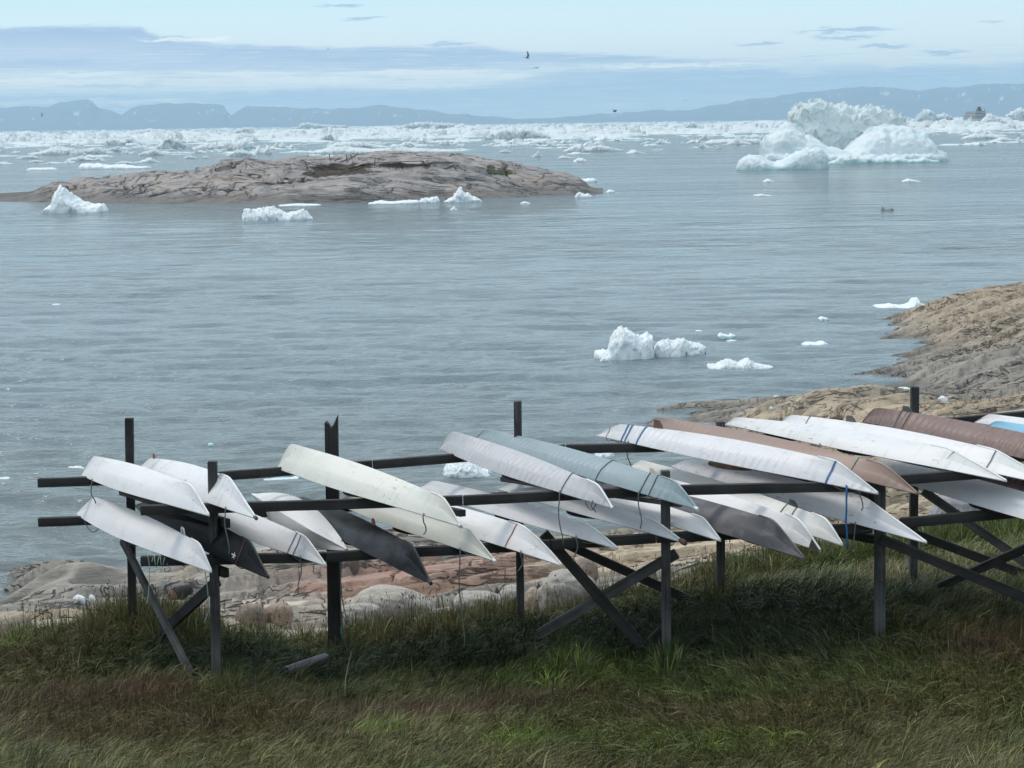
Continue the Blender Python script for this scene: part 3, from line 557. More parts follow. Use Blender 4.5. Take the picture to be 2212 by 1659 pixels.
rail(FU, (304, 1000, 1432), YF); rail(FU, (1433, 1903), YF); rail(FU, (1946, 2101, 2350), YF)
rail(FL, (304, 704, 1190), YF); rail(FL, (1191, 1417, 1884), YF); rail(FL, (1944, 2400), YF)
rail(BU, (82, 468, 804), YB - 0.10); rail(BU, (805, 1222, 1436), YB - 0.10); rail(BU, (1437, 1907, 2350), YB - 0.10)
rail(BL, (83, 468, 1009), YB - 0.10); rail(BL, (1010, 1436, 1907), YB - 0.10); rail(BL, (1908, 2350), YB - 0.10)
def brace(x0, y0, D0, x1, y1, D1, wy, wz, mat, name='brace', up=Vector((0, 0, 1))):
    if abs(up.z) < .5: wy, wz = wz, wy      # the broad face lies in the plane of the cross
    beam(name, at(x0, y0, D0), at(x1, y1, D1), wy, wz, mat, up)
# arms between the back and front posts, under the rails
brace(262, 1060, DB + .12, 492, 1131, DF - .12, 0.07, 0.105, M_wood, 'arm'); brace(270, 1152, DB + .1, 489, 1238, DF - .12, 0.07, 0.11, M_wood, 'arm')
brace(746, 1055, DB - .1, 1000, 1109, DF - .1, 0.08, 0.08, M_wood, 'arm'); brace(1084, 1035, DB - .12, 1470, 1090, DF - .1, 0.06, 0.06, M_woodg, 'arm')
brace(1600, 1010, DB, 1905, 1080, DF + 0.1, 0.07, 0.10, M_wood, 'arm'); brace(1560, 1102, DB, 1905, 1168, DF + 0.1, 0.07, 0.10, M_wood, 'arm')
# end cross and the middle and right diagonal crosses
fr = Vector((0.75, 0.66, 0))
brace(264, 1166, DB - .18, 416, 1462, DF + .1, 0.05, 0.115, M_woodg, up=fr); brace(316, 1398, DB - .30, 471, 1254, DF + .1, 0.05, 0.135, M_wood, up=fr)
brace(1174, 1152, DF + .30, 1392, 1402, DF + .30, 0.05, 0.125, M_wood, up=Vector((0, -1, 0))); brace(1164, 1370, DF + .42, 1462, 1195, DF + .22, 0.05, 0.125, M_woodg, up=Vector((0, -1, 0)))
brace(1224, 1176, DB - .25, 1512, 1306, DB - .25, 0.05, 0.115, M_wood, up=Vector((0, -1, 0))); brace(1366, 1430, DF + .40, 1432, 1360, DF + .14, 0.05, 0.12, M_wood, up=Vector((0, -1, 0)))
brace(1902, 1164, DF - .10, 2290, 1322, DF - .10, 0.05, 0.115, M_wood, up=Vector((0, -1, 0))); brace(1974, 1152, DB - .10, 2270, 1262, DB - .10, 0.05, 0.115, M_wood, up=Vector((0, -1, 0)))
brace(1990, 1284, DB - .30, 2270, 1160, DF + .30, 0.05, 0.115, M_woodg, up=Vector((0, -1, 0))); brace(1994, 1060, DB - .2, 2290, 1268, DB + .1, 0.05, 0.115, M_woodg, up=Vector((0, -1, 0)))

# ------------------------------------------------------------------ kayaks, hull upwards on the rails
def crossing(xa, ya, xb, yb, stops, lift):
    x = (xa + xb) / 2
    for _ in range(40):
        yr = poly(stops, x); s_ = (yr + lift - ya) / (yb - ya); x = 0.5 * x + 0.5 * (xa + s_ * (xb - xa))
    return x
def smoothmax(a, b_, k): return 0.5 * (a + b_ + math.sqrt((a - b_) ** 2 + k))
class K: pass
KAY = {}
def kayak(key, label, tier, tipF, kneeF, kneeN, tipN, mat, beam_w=0.52, roll=0.0, name='kayak', trim=True, strip=None, concN=0.0, concF=0.0, dk=None, chine=0.52, liftz=0.0, cross=None, kx=None):
    fr_, bk = (FU, BU) if tier == 'U' else (FL, BL)
    lift = 2.0
    xN = crossing(*tipF, *tipN, fr_, -5); xB = crossing(*tipF, *tipN, bk, -3)
    if cross: xB, xN = cross
    topf = Vector((0, 0, RH / 2 + liftz))
    Pf = at(xN, poly(fr_, xN), YF) + topf; Pb = at(xB, poly(bk, xB), YB - 0.10) + topf
    cF, cN = column(Pb, Pf, tipF[0]), column(Pb, Pf, tipN[0])
    tF, tN = at(*tipF, cF.y), at(*tipN, cN.y)
    ax = (tN - tF); L = ax.length; ex = ax.normalized(); side = Vector((0, 0, 1)).cross(ex).normalized(); upv = ex.cross(side)
    if roll: 
        Rm = Matrix.Rotation(roll, 3, ex); side = Rm @ side; upv = Rm @ upv
    W = Matrix.Translation(tF) @ Matrix((ex, side, upv)).transposed().to_4x4(); Wi = W.inverted()
    ta, tb = (Wi @ Pb).x / L, (Wi @ Pf).x / L
    ar = lambda t: 1 - abs(2 * t - 1) ** 2.6
    A = 0.5 * ((Wi @ Pb).z / max(ar(ta), .3) + (Wi @ Pf).z / max(ar(tb), .3)) if not roll else 0.05
    A = max(-0.02, min(0.25, A))
    def knee(k):
        P = column(tF, tN, k[0]); Q_ = at(k[0], k[1], P.y); l = Wi @ Q_; return l.x / L, l.z
    if roll: (tk0, zk0), (tk1, zk1) = (kx[0], kx[1])
    else: (tk0, zk0), (tk1, zk1) = knee(kneeF), knee(kneeN)
    hm = 0.5 * (zk0 + zk1) + 0.02
    def sheer(t): return A * ar(t)
    def keel(t):
        if t < tk0: s_ = t / tk0; z = zk0 * s_; z -= concF * 4 * s_ * (1 - s_)
        elif t > tk1: s_ = (1 - t) / (1 - tk1); z = zk1 * s_; z -= concN * 4 * s_ * (1 - s_)
        else: s_ = (t - tk0) / (tk1 - tk0); z = zk0 * (1 - s_) + zk1 * s_ + 0.05 * math.sin(math.pi * s_)
        return z
    def keels(t):   # soften the knees
        e = 0.018; return (keel(max(0, t - e)) + 2 * keel(t) + keel(min(1, t + e))) / 4 if 0.02 < t < 0.98 else keel(t)
    def hb(t): return max(0.004, beam_w / 2 * math.sin(math.pi * min(max(t, 0), 1)) ** 0.82)
    def ch(t):
        s_ = (t - tk0 * 0.8) / (tk1 + (1 - tk1) * 0.2 - tk0 * 0.8); f = math.sin(math.pi * min(max(s_, 0), 1)) ** 0.8
        return 0.40 * hb(t) * (1 - f) + 0.74 * hb(t) * f, f
    ts = sorted(set([0, .01, .03] + [i / 46 for i in range(2, 45)] + [.97, .99, 1] + [tk0, tk1])); vs = []; fs = []
    NP = 13
    def section(t):
        zs, zk, b_ = sheer(t), keels(t), hb(t); zk = max(zk, zs + 0.012) if 0.03 < t < .97 else max(zk, zs + 0.006); c, f = ch(t); zc = zs + (zk - zs) * (chine + 0.02 * f)
        kw = 0.008
        half = [(b_, zs), (b_ * .55 + c * .45, zs + (zc - zs) * .52), (c + 0.006 * f, zc - 0.012 * f), (c - 0.012 * f, zc + 0.008 * f), (c * .45, zc + (zk - zc) * .66), (kw, zk), ]
        return half, zs, zk
    for t in ts:
        half, zs, zk = section(t); x = t * L
        ring = [(x, y, z) for y, z in half] + [(x, 0, zk + 0.003)] + [(x, -y, z) for y, z in half[::-1]]
        vs += ring + [(x, -half[0][0] * .9, zs - 0.012), (x, 0, zs - 0.012 - 0.028 * math.sin(math.pi * t)), (x, half[0][0] * .9, zs - 0.012)]
    M = 16
    for i in range(len(ts) - 1):
        for k in range(M):
            a, b_ = i * M + k, i * M + (k + 1) % M; fs.append((a, a + M, b_ + M, b_))
    fs.append(tuple(range(M))); fs.append(tuple((len(ts) - 1) * M + k for k in range(M))[::-1])
    root = empty(name, W); tag(root, label, 'kayak', 'upturned kayaks on the timber rack')
    o_ = link('hull', mesh('hull', vs, fs, mat, True, 24), root, W)
    k_ = K(); k_.W, k_.L, k_.section, k_.keel, k_.sheer, k_.root, k_.tk, k_.hb, k_.tN, k_.tF = W, L, section, keels, sheer, root, (tk0, tk1), hb, tN, tF
    if trim:   # worn keel and stem strip along the near end
        pts = [W @ Vector((t * L, 0, keels(t) + 0.004)) for t in np.linspace(tk1 - 0.06, 0.998, 14)]
        vv, ff = tube_geo(pts, 0.012, 6); link('stem_strip', mesh('stem_strip', vv, ff, strip or M_trim, True, 60), root, W_id(root, vv))
    # cockpit coaming below the deck
    cdp = 0.03 if key == 't' else 0.0; n = 28; rx, ry = 0.34, min(0.20, hb(0.5) * .8); z0 = sheer(0.52) - 0.035; vv = []; ff = []
    for i in range(n):
        a = 2 * math.pi * i / n
        for r_, z in ((1.0, 0.02), (1.0, -0.02 - cdp), (1.07, -0.025 - cdp), (1.07, -0.01 - cdp), (0.93, -0.02 - cdp), (0.93, 0.02)): vv.append((0.52 * L + rx * r_ * math.cos(a), ry * r_ * math.sin(a), z0 + z))
    for i in range(n):
        for k in range(6): a, b_ = i * 6 + k, i * 6 + (k + 1) % 6; c, d = ((i + 1) % n) * 6 + k, ((i + 1) % n) * 6 + (k + 1) % 6; ff.append((a, c, d, b_))
    link('cockpit_coaming', mesh('cockpit_coaming', vv, ff, M_woodb if key == 't' else M_black, True, 40), root, W)
    KAY[key] = k_; return k_
def W_id(root, vv): return ('world', WM[root.name])      # the mesh was written in world coordinates
def loop_pts(k, t, off=0.006):
    half, zs, zk = k.section(t); pr = [(y + off, z) if i == 0 else (y + off * .6, z + off) for i, (y, z) in enumerate(half)]
    ring = pr + [(0, zk + off)] + [(-y, z) for y, z in pr[::-1]]; return ring, zs
def lash(key, t, mat=M_rope, r=0.006, name='lashing_rope', slant=0.0, close=True):
    k = KAY[key]; ring, zs = loop_pts(k, t); pts = [Vector((t * k.L + slant * (i / 12.0 - .5), y, z)) for i, (y, z) in enumerate(ring)]
    if close: pts += [Vector((t * k.L, -ring[0][0] * .5, zs - 0.05)), Vector((t * k.L, ring[0][0] * .5, zs - 0.05)), pts[0].copy()]
    vv, ff = tube_geo(pts, r, 5); link(name, mesh(name, vv, ff, mat, True), k.root, k.W)
def webbing(key, t, mat=M_blue, wd=0.028, slant=0.0):
    k = KAY[key]; vv = []; ff = []
    ring, zs = loop_pts(k, t, 0.007); pts = [(y, z) for y, z in ring] + [(-ring[0][0] * .4, zs - 0.05), (ring[0][0] * .4, zs - 0.05), ring[0]]
    for i, (y, z) in enumerate(pts):
        x = t * k.L + slant * (i / 12.0 - .5); vv += [(x - wd / 2, y, z), (x + wd / 2, y, z), (x + wd / 2, y * 1.01, z + 0.003), (x - wd / 2, y * 1.01, z + 0.003)]
    for i in range(len(pts) - 1):
        for q_ in range(4): a, b_ = i * 4 + q_, i * 4 + (q_ + 1) % 4; ff.append((a, b_, b_ + 4, a + 4))
    link('strap', mesh('strap', vv, ff, mat, False), k.root, k.W)
def hang(key, t, length, mat=M_rope, r=0.0075, sway=0.04, sidey=1, name='cord', seed=1, bits=10):
    k = KAY[key]; rr = random.Random(seed); p = k.W @ Vector((t * k.L, -k.hb(t) * 1.0 * sidey, k.sheer(t) + 0.02)); pts = [p.copy()]; p = p + Vector((0, -.03, -.01)); p.y = min(p.y, YF - .075) if p.y < YF + .45 else p.y
    for i in range(bits + 1):
        s_ = i / bits; pts.append(p + Vector((sway * math.sin(s_ * 5 + seed) * s_ + rr.uniform(-.004, .004), 0.0, -length * s_)))
    vv, ff = tube_geo(pts, r, 5); link(name, mesh(name, vv, ff, mat, True), k.root, W_id(k.root, vv))
def droop(key, t0, t1, sag, mat=M_rope, r=0.006, name='carry_loop'):
    k = KAY[key]; a = Vector((t0 * k.L, -k.hb(t0) * .95, k.sheer(t0))); b_ = Vector((t1 * k.L, -k.hb(t1) * .3, k.sheer(t1) - .01)); pts = []
    for i in range(13): s_ = i / 12; pts.append(a.lerp(b_, s_) + Vector((0, 0, -sag * 4 * s_ * (1 - s_))))
    vv, ff = tube_geo(pts, r, 5); link(name, mesh(name, vv, ff, mat, True), k.root, k.W)
def skeg(key, t, ln, h, mat, name='skeg', lean=0.35, thk=0.014):
    k = KAY[key]; z = k.keel(t) - 0.004; x = t * k.L
    prof = [(-ln / 2, 0), (-ln / 2 + lean * h * .2, h * .75), (-ln / 2 + h * lean * .6, h), (ln * 0.05, h * .98), (ln * .32, h * .6), (ln / 2, 0.0)]
    dz = (k.keel(min(1, t + .02)) - k.keel(max(0, t - .02))) / (0.04 * k.L)
    vv = [(x + a, s_ * thk / 2, z + c + dz * a) for s_ in (-1, 1) for a, c in prof]; n = len(prof)
    ff = [tuple(range(n))[::-1], tuple(n + i for i in range(n))] + [(i, (i + 1) % n, n + (i + 1) % n, n + i) for i in range(n)]
    link(name, mesh(name, vv, ff, mat), k.root, k.W)

W1 = (0.73, 0.715, 0.715); W2 = (0.63, 0.63, 0.645); W3 = (0.58, 0.59, 0.61)
H_w = mat_hull('paint_white', W1); H_ws = mat_hull('paint_white_scratched', (0.70, 0.70, 0.70), worn=0.8, spots=0.75); H_g = mat_hull('paint_pale_grey', W2); H_gg = mat_hull('paint_light_grey', W3, worn=0.3)
H_cr = mat_hull('paint_cream', (0.70, 0.69, 0.625), worn=0.5, spots=0.5); H_cd = mat_hull('paint_dull_cream', (0.56, 0.56, 0.51), worn=0.3, spots=0.1)
H_bk = mat_hull('paint_black', (0.014, 0.015, 0.018), rough=0.5, spots=0.0, blotch=(0.006, 0.007, 0.011), worn=0.0, spec=0.12); H_bk2 = mat_hull('paint_blackgrey', (0.024, 0.026, 0.030), rough=0.38, spots=0.0, blotch=(0.004, 0.005, 0.009), worn=0.0, spec=0.2)
H_dg = mat_hull('canvas_dark_grey', (0.060, 0.062, 0.072), rough=0.5, spots=0.0, worn=0.1, blotch=(0.11, 0.105, 0.112)); H_sil = mat_hull('canvas_silver', (0.49, 0.485, 0.505), ribs=1.2, spots=0.0)
H_bl = mat_hull('canvas_blue_grey', (0.27, 0.34, 0.37), ribs=0.55, spots=0.0, worn=0.2); H_br = mat_hull('canvas_taupe', (0.30, 0.205, 0.170), ribs=0.25, spots=0.0, worn=0.1); H_br2 = mat_hull('canvas_brown', (0.205, 0.135, 0.118), ribs=1.0, spots=0.0, worn=0.1)
H_ma = mat_hull('canvas_maroon', (0.055, 0.024, 0.028), ribs=0.4, spots=0.0, worn=0.0); H_lb = mat_hull('paint_light_blue', (0.22, 0.48, 0.66), spots=0.1); H_wc = mat_hull('canvas_white', (0.68, 0.665, 0.68), ribs=0.7, spots=0.1)

kayak('a', 'plain white kayak at the left end of the upper tier', 'U', (176, 1025), (204, 985), (416, 1050), (452, 1113), H_w)
kayak('b', 'white kayak with a small red skeg, second from the left on the upper tier', 'U', (300, 1012), (325, 990), (498, 1032), (553, 1119), H_ws, roll=0)
kayak('c', 'white kayak at the left end of the lower tier, small loop handle on its keel', 'L', (165, 1109), (204, 1073), (434, 1175), (457, 1235), H_w)
kayak('d', 'black kayak with a white bird mark near its tip', 'L', (292, 1092), (330, 1076), (543, 1171), (581, 1248), H_bk, strip=M_black)
kayak('e', 'pale kayak with two cords round its near end, just right of the bird marked one', 'L', (374, 1092), (408, 1068), (662, 1160), (704, 1221), H_g)
kayak('g', 'glossy black kayak with a red skeg, hanging past the lower rail beside the thick post', 'L', (636, 1086), (652, 1072), (894, 1179), (930, 1259), H_bk2, strip=M_black)
kayak('h', 'dull cream kayak on the lower tier under the cream one, with a carry loop', 'L', (726, 1088), (758, 1066), (1017, 1146), (1069, 1212), H_cd, strip=H_cd)
kayak('i', 'cream kayak alone on the upper tier, arching across the thick broken post', 'U', (598, 1011), (628, 958), (961, 1076), (994, 1136), H_cr, beam_w=0.56, strip=H_cr)
kayak('j', 'bright white kayak tied with a thin orange rope on the lower tier', 'L', (796, 1082), (824, 1064), (1128, 1135), (1213, 1221), H_w, concN=-0.03)
kayak('k', 'pale grey kayak between the orange roped one and the one with a wooden knob', 'L', (908, 1052), (936, 1038), (1276, 1136), (1335, 1185), H_g, beam_w=0.56)
kayak('l', 'pale kayak ending in a round wooden knob', 'L', (1075, 1056), (1125, 1040), (1420, 1128), (1476, 1171), H_gg)
kayak('m', 'white kayak passing behind the middle front post on the lower tier', 'L', (1180, 1062), (1215, 1045), (1520, 1119), (1557, 1168), H_w)
kayak('n', 'silver grey canvas kayak with ribs showing through, left of the blue grey one', 'U', (949, 968), (976, 931), (1294, 1048), (1323, 1097), H_sil)
kayak('o', 'blue grey canvas kayak on the upper tier with a small skeg by the middle post', 'U', (1030, 946), (1046, 926), (1462, 1041), (1506, 1099), H_bl, strip=H_bl)
kayak('p', 'dark grey blotchy kayak hanging lowest past the lower rail', 'L', (1262, 1056), (1292, 1034), (1672, 1124), (1738, 1207), H_dg, beam_w=0.54, strip=H_dg)
kayak('q', 'white kayak with a bare wooden tip beside the dark grey kayak', 'L', (1320, 1040), (1352, 1014), (1727, 1122), (1773, 1190), H_w)
kayak('r', 'off white kayak on the lower tier, two cords beside its weathered wooden skeg', 'L', (1358, 1008), (1384, 994), (1786, 1121), (1820, 1177), mat_hull('paint_offwhite', (0.70, 0.69, 0.655), spots=0.2))
kayak('s', 'long pale grey scuffed kayak reaching past the right front post on the lower tier', 'L', (1449, 1006), (1483, 993), (1870, 1076), (2002, 1172), mat_hull('paint_scuffed_grey', (0.60, 0.60, 0.63), spots=0.9), beam_w=0.58)
kayak('t', 'white canvas kayak with blue straps and a wooden skeg', 'U', (1287, 940), (1338, 916), (1808, 996), (1897, 1066), H_wc, beam_w=0.56)
kayak('u', 'plain taupe brown kayak lying just behind the strapped white kayak', 'U', (1397, 916), (1419, 900), (1912, 1004), (1982, 1066), H_br, strip=H_br)
kayak('v', 'scratched white kayak on the upper tier with a green rope at its near end', 'U', (1567, 916), (1586, 901), (2050, 969), (2175, 1039), H_ws, beam_w=0.60)
kayak('w', 'smooth white kayak with a small dark skeg behind the scratched white one', 'U', (1682, 914), (1708, 896), (2150, 972), (2290, 1052), H_w, beam_w=0.56)
kayak('x', 'brown canvas kayak with ribs showing and a grey wooden skeg, top right of the rack', 'U', (1863, 911), (1888, 879), (2440, 990), (2520, 1060), H_br2, beam_w=0.56, strip=H_br2)
kayak('y', 'white kayak at the right edge, mostly behind the light blue one', 'U', (2106, 912), (2134, 894), (2640, 985), (2720, 1050), H_w)
kayak('z', 'light blue kayak at the right edge of the upper tier', 'U', (2128, 925), (2150, 908), (2620, 1010), (2700, 1070), H_lb, strip=H_lb)
kayak('A', 'grey white kayak at the right edge, in front of the maroon one', 'L', (1862, 1014), (1900, 990), (2380, 1115), (2460, 1195), H_g, beam_w=0.56)
kayak('B', 'dark maroon kayak at the right edge under the upper rail', 'L', (1950, 992), (1990, 975), (2440, 1085), (2520, 1150), H_ma, beam_w=0.56, strip=H_ma)
# the one lying on its side, its stem curling out to the right
kayak('f', 'white kayak rolled on its side, flared tip resting on the lower rail', 'L', (556, 1070), (580, 1060), (700, 1150), (750, 1187), H_w, roll=R(62), kx=((0.10, 0.22), (0.82, 0.22)), concN=0.05, concF=0.02, beam_w=0.5)

# fittings that belong to each kayak
skeg('b', 0.16, 0.10, 0.07, M_red); skeg('g', 0.63, 0.13, 0.075, M_red); skeg('t', 0.25, 0.19, 0.11, M_woodb); skeg('r', 0.80, 0.20, 0.075, M_woodg)
skeg('w', 0.29, 0.20, 0.08, M_woodg); skeg('x', 0.17, 0.20, 0.075, M_woodg); skeg('o', 0.83, 0.16, 0.07, M_cream); skeg('d', 0.2, 0.09, 0.07, M_cream); skeg('e', 0.35, 0.09, 0.07, M_cream)
for a in (('e', .84), ('e', .865), ('o', .66), ('o', .82), ('o', .85), ('n', .80), ('w', .13), ('w', .80), ('x', .15), ('x', .185), ('r', .775), ('r', .815)): lash(*a, slant=0.05)
lash('j', .80, M_ropeo); lash('u', .81, M_ropeg, 0.007); lash('v', .84, M_ropeg, 0.006, slant=-0.25); lash('t', .06, M_ropeo, 0.004); lash('d', .86, M_ropeb)
webbing('t', .135, slant=.03); webbing('t', .15, slant=.05); webbing('t', .205, slant=.04); webbing('t', .87, slant=-.06)
for a in (('n', .80, .62), ('o', .82, .42), ('a', .22, .30), ('b', .86, .55), ('g', .55, 1.0), ('h', .86, 1.15), ('t', .17, .32), ('i', .88, .22), ('n', .93, .12), ('v', .44, .45), ('u', .84, .35), ('e', .9, .42), ('k', .86, .28), ('s', .8, .35), ('j', .86, .22)): hang(*a, seed=ord(a[0]))
hang('t', .92, .72, M_blue, .012, 0.01, seed=3); droop('t', .88, .96, .05, M_ropeb)
for a in (('h', .86, .93, .03), ('j', .84, .93, .03), ('k', .84, .92, .04), ('n', .90, .93, .10), ('c', .14, .24, .14), ('a', .10, .18, .05), ('g', .82, .90, .02), ('s', .76, .84, .08), ('e', .86, .92, .05), ('x', .15, .2, .04), ('t', .08, .13, .03), ('p', .8, .86, .02)): droop(*a)
k = KAY['l']; pts = [k.W @ Vector((k.L * .985, 0, 0.012)), k.W @ Vector((k.L * 1.0, 0, 0.0)), k.W @ Vector((k.L + .045, 0, -0.008))]; vv, ff = tube_geo(pts, [0.026, 0.034, 0.030], 10); link('wooden_tip', mesh('wooden_tip', vv, ff, M_woodb, True, 50), k.root, W_id(k.root, vv))
k = KAY['q']; vv = []; ff = []
for t_ in (.965, .978, .99, 1.0):
    half, zs, zk = k.section(min(t_, 1)); x = t_ * k.L; hh = half[0][0] + .006
    vv += [(x, hh, zs - .004), (x, hh * .5, zs + (zk - zs) * .6), (x, 0, zk + .012), (x, -hh * .5, zs + (zk - zs) * .6), (x, -hh, zs - .004)]
for i in range(3):
    for j in range(5): a, b_ = i * 5 + j, i * 5 + (j + 1) % 5; ff.append((a, b_, b_ + 5, a + 5))
ff += [(0, 1, 2, 3, 4), (19, 18, 17, 16, 15)]; link('wooden_tip', mesh('wooden_tip', vv, ff, M_woodg), k.root, k.W)
for kk, c_ in (('b', M_woodb), ('i', M_steel), ('g', M_black), ('o', M_trim), ('n', M_steel), ('h', M_trim)):
    k = KAY[kk]; pts = [k.W @ Vector((k.L * .992, 0, 0.008)), k.W @ Vector((k.L + .018, 0, -0.006))]; vv, ff = tube_geo(pts, 0.021, 8); link('tip_cap', mesh('tip_cap', vv, ff, c_, True, 50), k.root, W_id(k.root, vv))
# loop handle on c
k = KAY['c']; t_ = .82; zb = k.keel(t_); x = t_ * k.L; pts = [(x - .045, 0, zb - .01), (x - .05, 0, zb + .06), (x - .035, 0, zb + .08), (x + .02, 0, zb + .07), (x + .045, 0, zb + .0)]
vv, ff = tube_geo(pts, .011, 6); link('loop_handle', mesh('loop_handle', vv, ff, M_trim, True), k.root, k.W)
# white bird mark on the black kayak (near side, facing the camera)
k = KAY['d']; t_ = .835
def onside(t_, f, off=.004):
    half, zs, zk = k.section(t_); y0, z0 = half[0]; y1, z1 = half[2]; n_ = Vector((0, -(z1 - z0), -(y0 - y1) * -1)).normalized(); y = y0 + (y1 - y0) * f; z = z0 + (z1 - z0) * f
    return Vector((t_ * k.L, -y, z)) + Vector((0, -1, .5)).normalized() * off
bird = [(-.5, .35), (-.1, .25), (.0, .75), (.12, .30), (.35, .28), (.62, -.05), (.3, -.02), (.42, -.55), (.12, -.18), (-.15, -.42), (-.12, -.05), (-.5, .02)]
vv = [onside(t_ + a * .022, .52 + b_ * .42) for a, b_ in bird] ; ff = [tuple(range(len(bird)))]
link('bird_mark', mesh('bird_mark', vv + [v + Vector((0, .002, 0)) for v in vv], [ff[0], tuple(i + len(bird) for i in ff[0])[::-1]], M_trim), k.root, k.W)
for key, kk in KAY.items(): print('K', key, round(kk.L, 2), [round(v, 3) for v in kk.tk], round(kk.sheer(.5), 3), round(kk.keel(.5), 3))
#SPLIT2

# ------------------------------------------------------------------ island
def island():
    top = [(-260, 437), (-120, 436), (0, 431), (60, 421), (120, 405), (190, 396), (270, 383), (330, 381), (385, 386), (440, 371), (490, 354), (535, 347), (600, 352), (640, 344), (700, 343), (760, 335), (830, 334), (920, 332), (975, 334), (1010, 340), (1060, 349), (1110, 357), (1170, 369), (1210, 385), (1250, 397), (1280, 408), (1304, 417)]
    bas = [(-260, 438), (0, 436), (200, 438), (360, 441), (620, 441), (800, 437), (1000, 431), (1150, 424), (1250, 421), (1304, 419)]
    nu, nv = 1050, 300; xp = np.linspace(-250, 1303, nu); s = np.concatenate([np.linspace(-0.06, 1.0, nv - 70), np.linspace(1.01, 2.3, 70)])
    V_ = np.zeros((nv, nu, 3)); col = np.zeros((nv, nu, 3)); yp = np.zeros((nv, nu))
    for j, x in enumerate(xp):
        yb = poly(bas, x); yt = poly(top, x); p0 = atz(x, yb, 0); dep = 8 + 30 * sstep(x, -250, 300) * (1 - sstep(x, 1150, 1304) * .8); D1 = p0.y + dep; H = max(0.05, at(x, yt, D1).z)
        ux = p0.x / p0.y; yy = p0.y + s * dep; V_[:, j, 0] = ux * yy; V_[:, j, 1] = yy
        pr = np.where(s < 1, 1 - np.clip(1 - s, 0, 1.2) ** 2.1, 1 - ((s - 1) / 1.3) ** 2.2); V_[:, j, 2] = np.where(s < 0, s * 12, H * pr)
    x, y, z = V_[..., 0], V_[..., 1], V_[..., 2]; S_ = np.broadcast_to(s[:, None], x.shape)
    ca, sa = math.cos(R(20)), math.sin(R(20)); 
    u = x * 0.9 + z * 1.1; v = z * 2.2 - x * 0.35 + y * 0.25
    env = sstep(S_, 0.02, 0.25) * (1 - sstep(S_, 1.6, 2.2)) * sstep(z, 0.0, 1.4)
    big = fbm(x * 0.06, y * 0.09, o=3) * 1.1 + 0.55 * fbm(x * 0.17 + 5, y * 0.22, o=3)
    damp = 1 - 0.75 * sstep(S_, 0.72, 0.95) * (1 - sstep(S_, 1.1, 1.5))
    lay = (z * 0.70 + x * 0.045 + 0.9 * fbm(x * 0.035, y * 0.05, o=3)); fr = lay - np.floor(lay); st = 0.6 * (sstep(fr, 0, 0.2) - fr)
    c1 = np.abs(perlin(x * 0.16 + 0.8 * perlin(x * .2, y * .2), y * 0.10 + 3)); c2 = np.abs(perlin(x * 0.07 + 0.6 * perlin(x * .2, y * .2 + 9), y * 0.22 + 31))
    cr = -0.55 * (1 - sstep(c1, 0, .05)) * (perlin(x * .04 + 8, y * .04) > 0.05) - 0.8 * (1 - sstep(c2, 0, 0.05)) * (perlin(x * .05 + 28, y * .04) > -0.05); fine = 0.12 * fbm(x * 0.7, y * 0.7, z, o=3)
    dz = env * (damp * big + st * (0.3 + .7 * damp) + cr * (0.4 + .6 * damp) + fine)
    V_[..., 2] += dz; V_[..., 1] -= env * (0.5 * st + 0.5 * cr)
    z = V_[..., 2]
    grey = np.array([0.40, 0.365, 0.345]); tan = np.array([0.46, 0.355, 0.26]); dk = np.array([0.09, 0.085, 0.08]); brn = np.array([0.050, 0.035, 0.018]); grn = np.array([0.055, 0.06, 0.022])
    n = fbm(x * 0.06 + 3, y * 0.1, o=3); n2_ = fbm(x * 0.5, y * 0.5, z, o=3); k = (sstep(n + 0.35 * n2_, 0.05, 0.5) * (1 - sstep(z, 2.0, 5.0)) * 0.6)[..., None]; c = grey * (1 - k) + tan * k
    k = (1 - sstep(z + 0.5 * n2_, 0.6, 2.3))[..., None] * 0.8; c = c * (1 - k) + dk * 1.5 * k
    XP = np.broadcast_to(xp[None, :], x.shape)
    YPr = 829.5 - F * np.tan(np.arctan2(z - CAMZ, y) + PITCH) - 0.0146 * -(XP - 1106) * -1
    for px, py, rx, ry, cc in ((745, 366, 78, 14, brn), (865, 357, 62, 6, brn), (690, 376, 45, 7, brn), (1085, 372, 28, 9, grn), (955, 352, 38, 3, brn), (1062, 365, 10, 12, grn)):
        d = np.sqrt(((XP - px) / rx) ** 2 + ((YPr - py) / ry) ** 2) + 0.5 * n2_; k = ((1 - sstep(d, 0.75, 1.0)) * (S_ < 1.15))[..., None]; c = c * (1 - k) + cc * k
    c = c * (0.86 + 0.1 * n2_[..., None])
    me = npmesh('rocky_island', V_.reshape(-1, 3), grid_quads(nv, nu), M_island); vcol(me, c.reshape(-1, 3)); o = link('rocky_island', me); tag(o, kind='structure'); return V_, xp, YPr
IV, IXP, IYP = island()
def on_island(px, py):
    j = int(np.argmin(np.abs(IXP - px))); i = int(np.argmin(np.abs(IYP[:230, j] - py))); return Vector(IV[i, j])
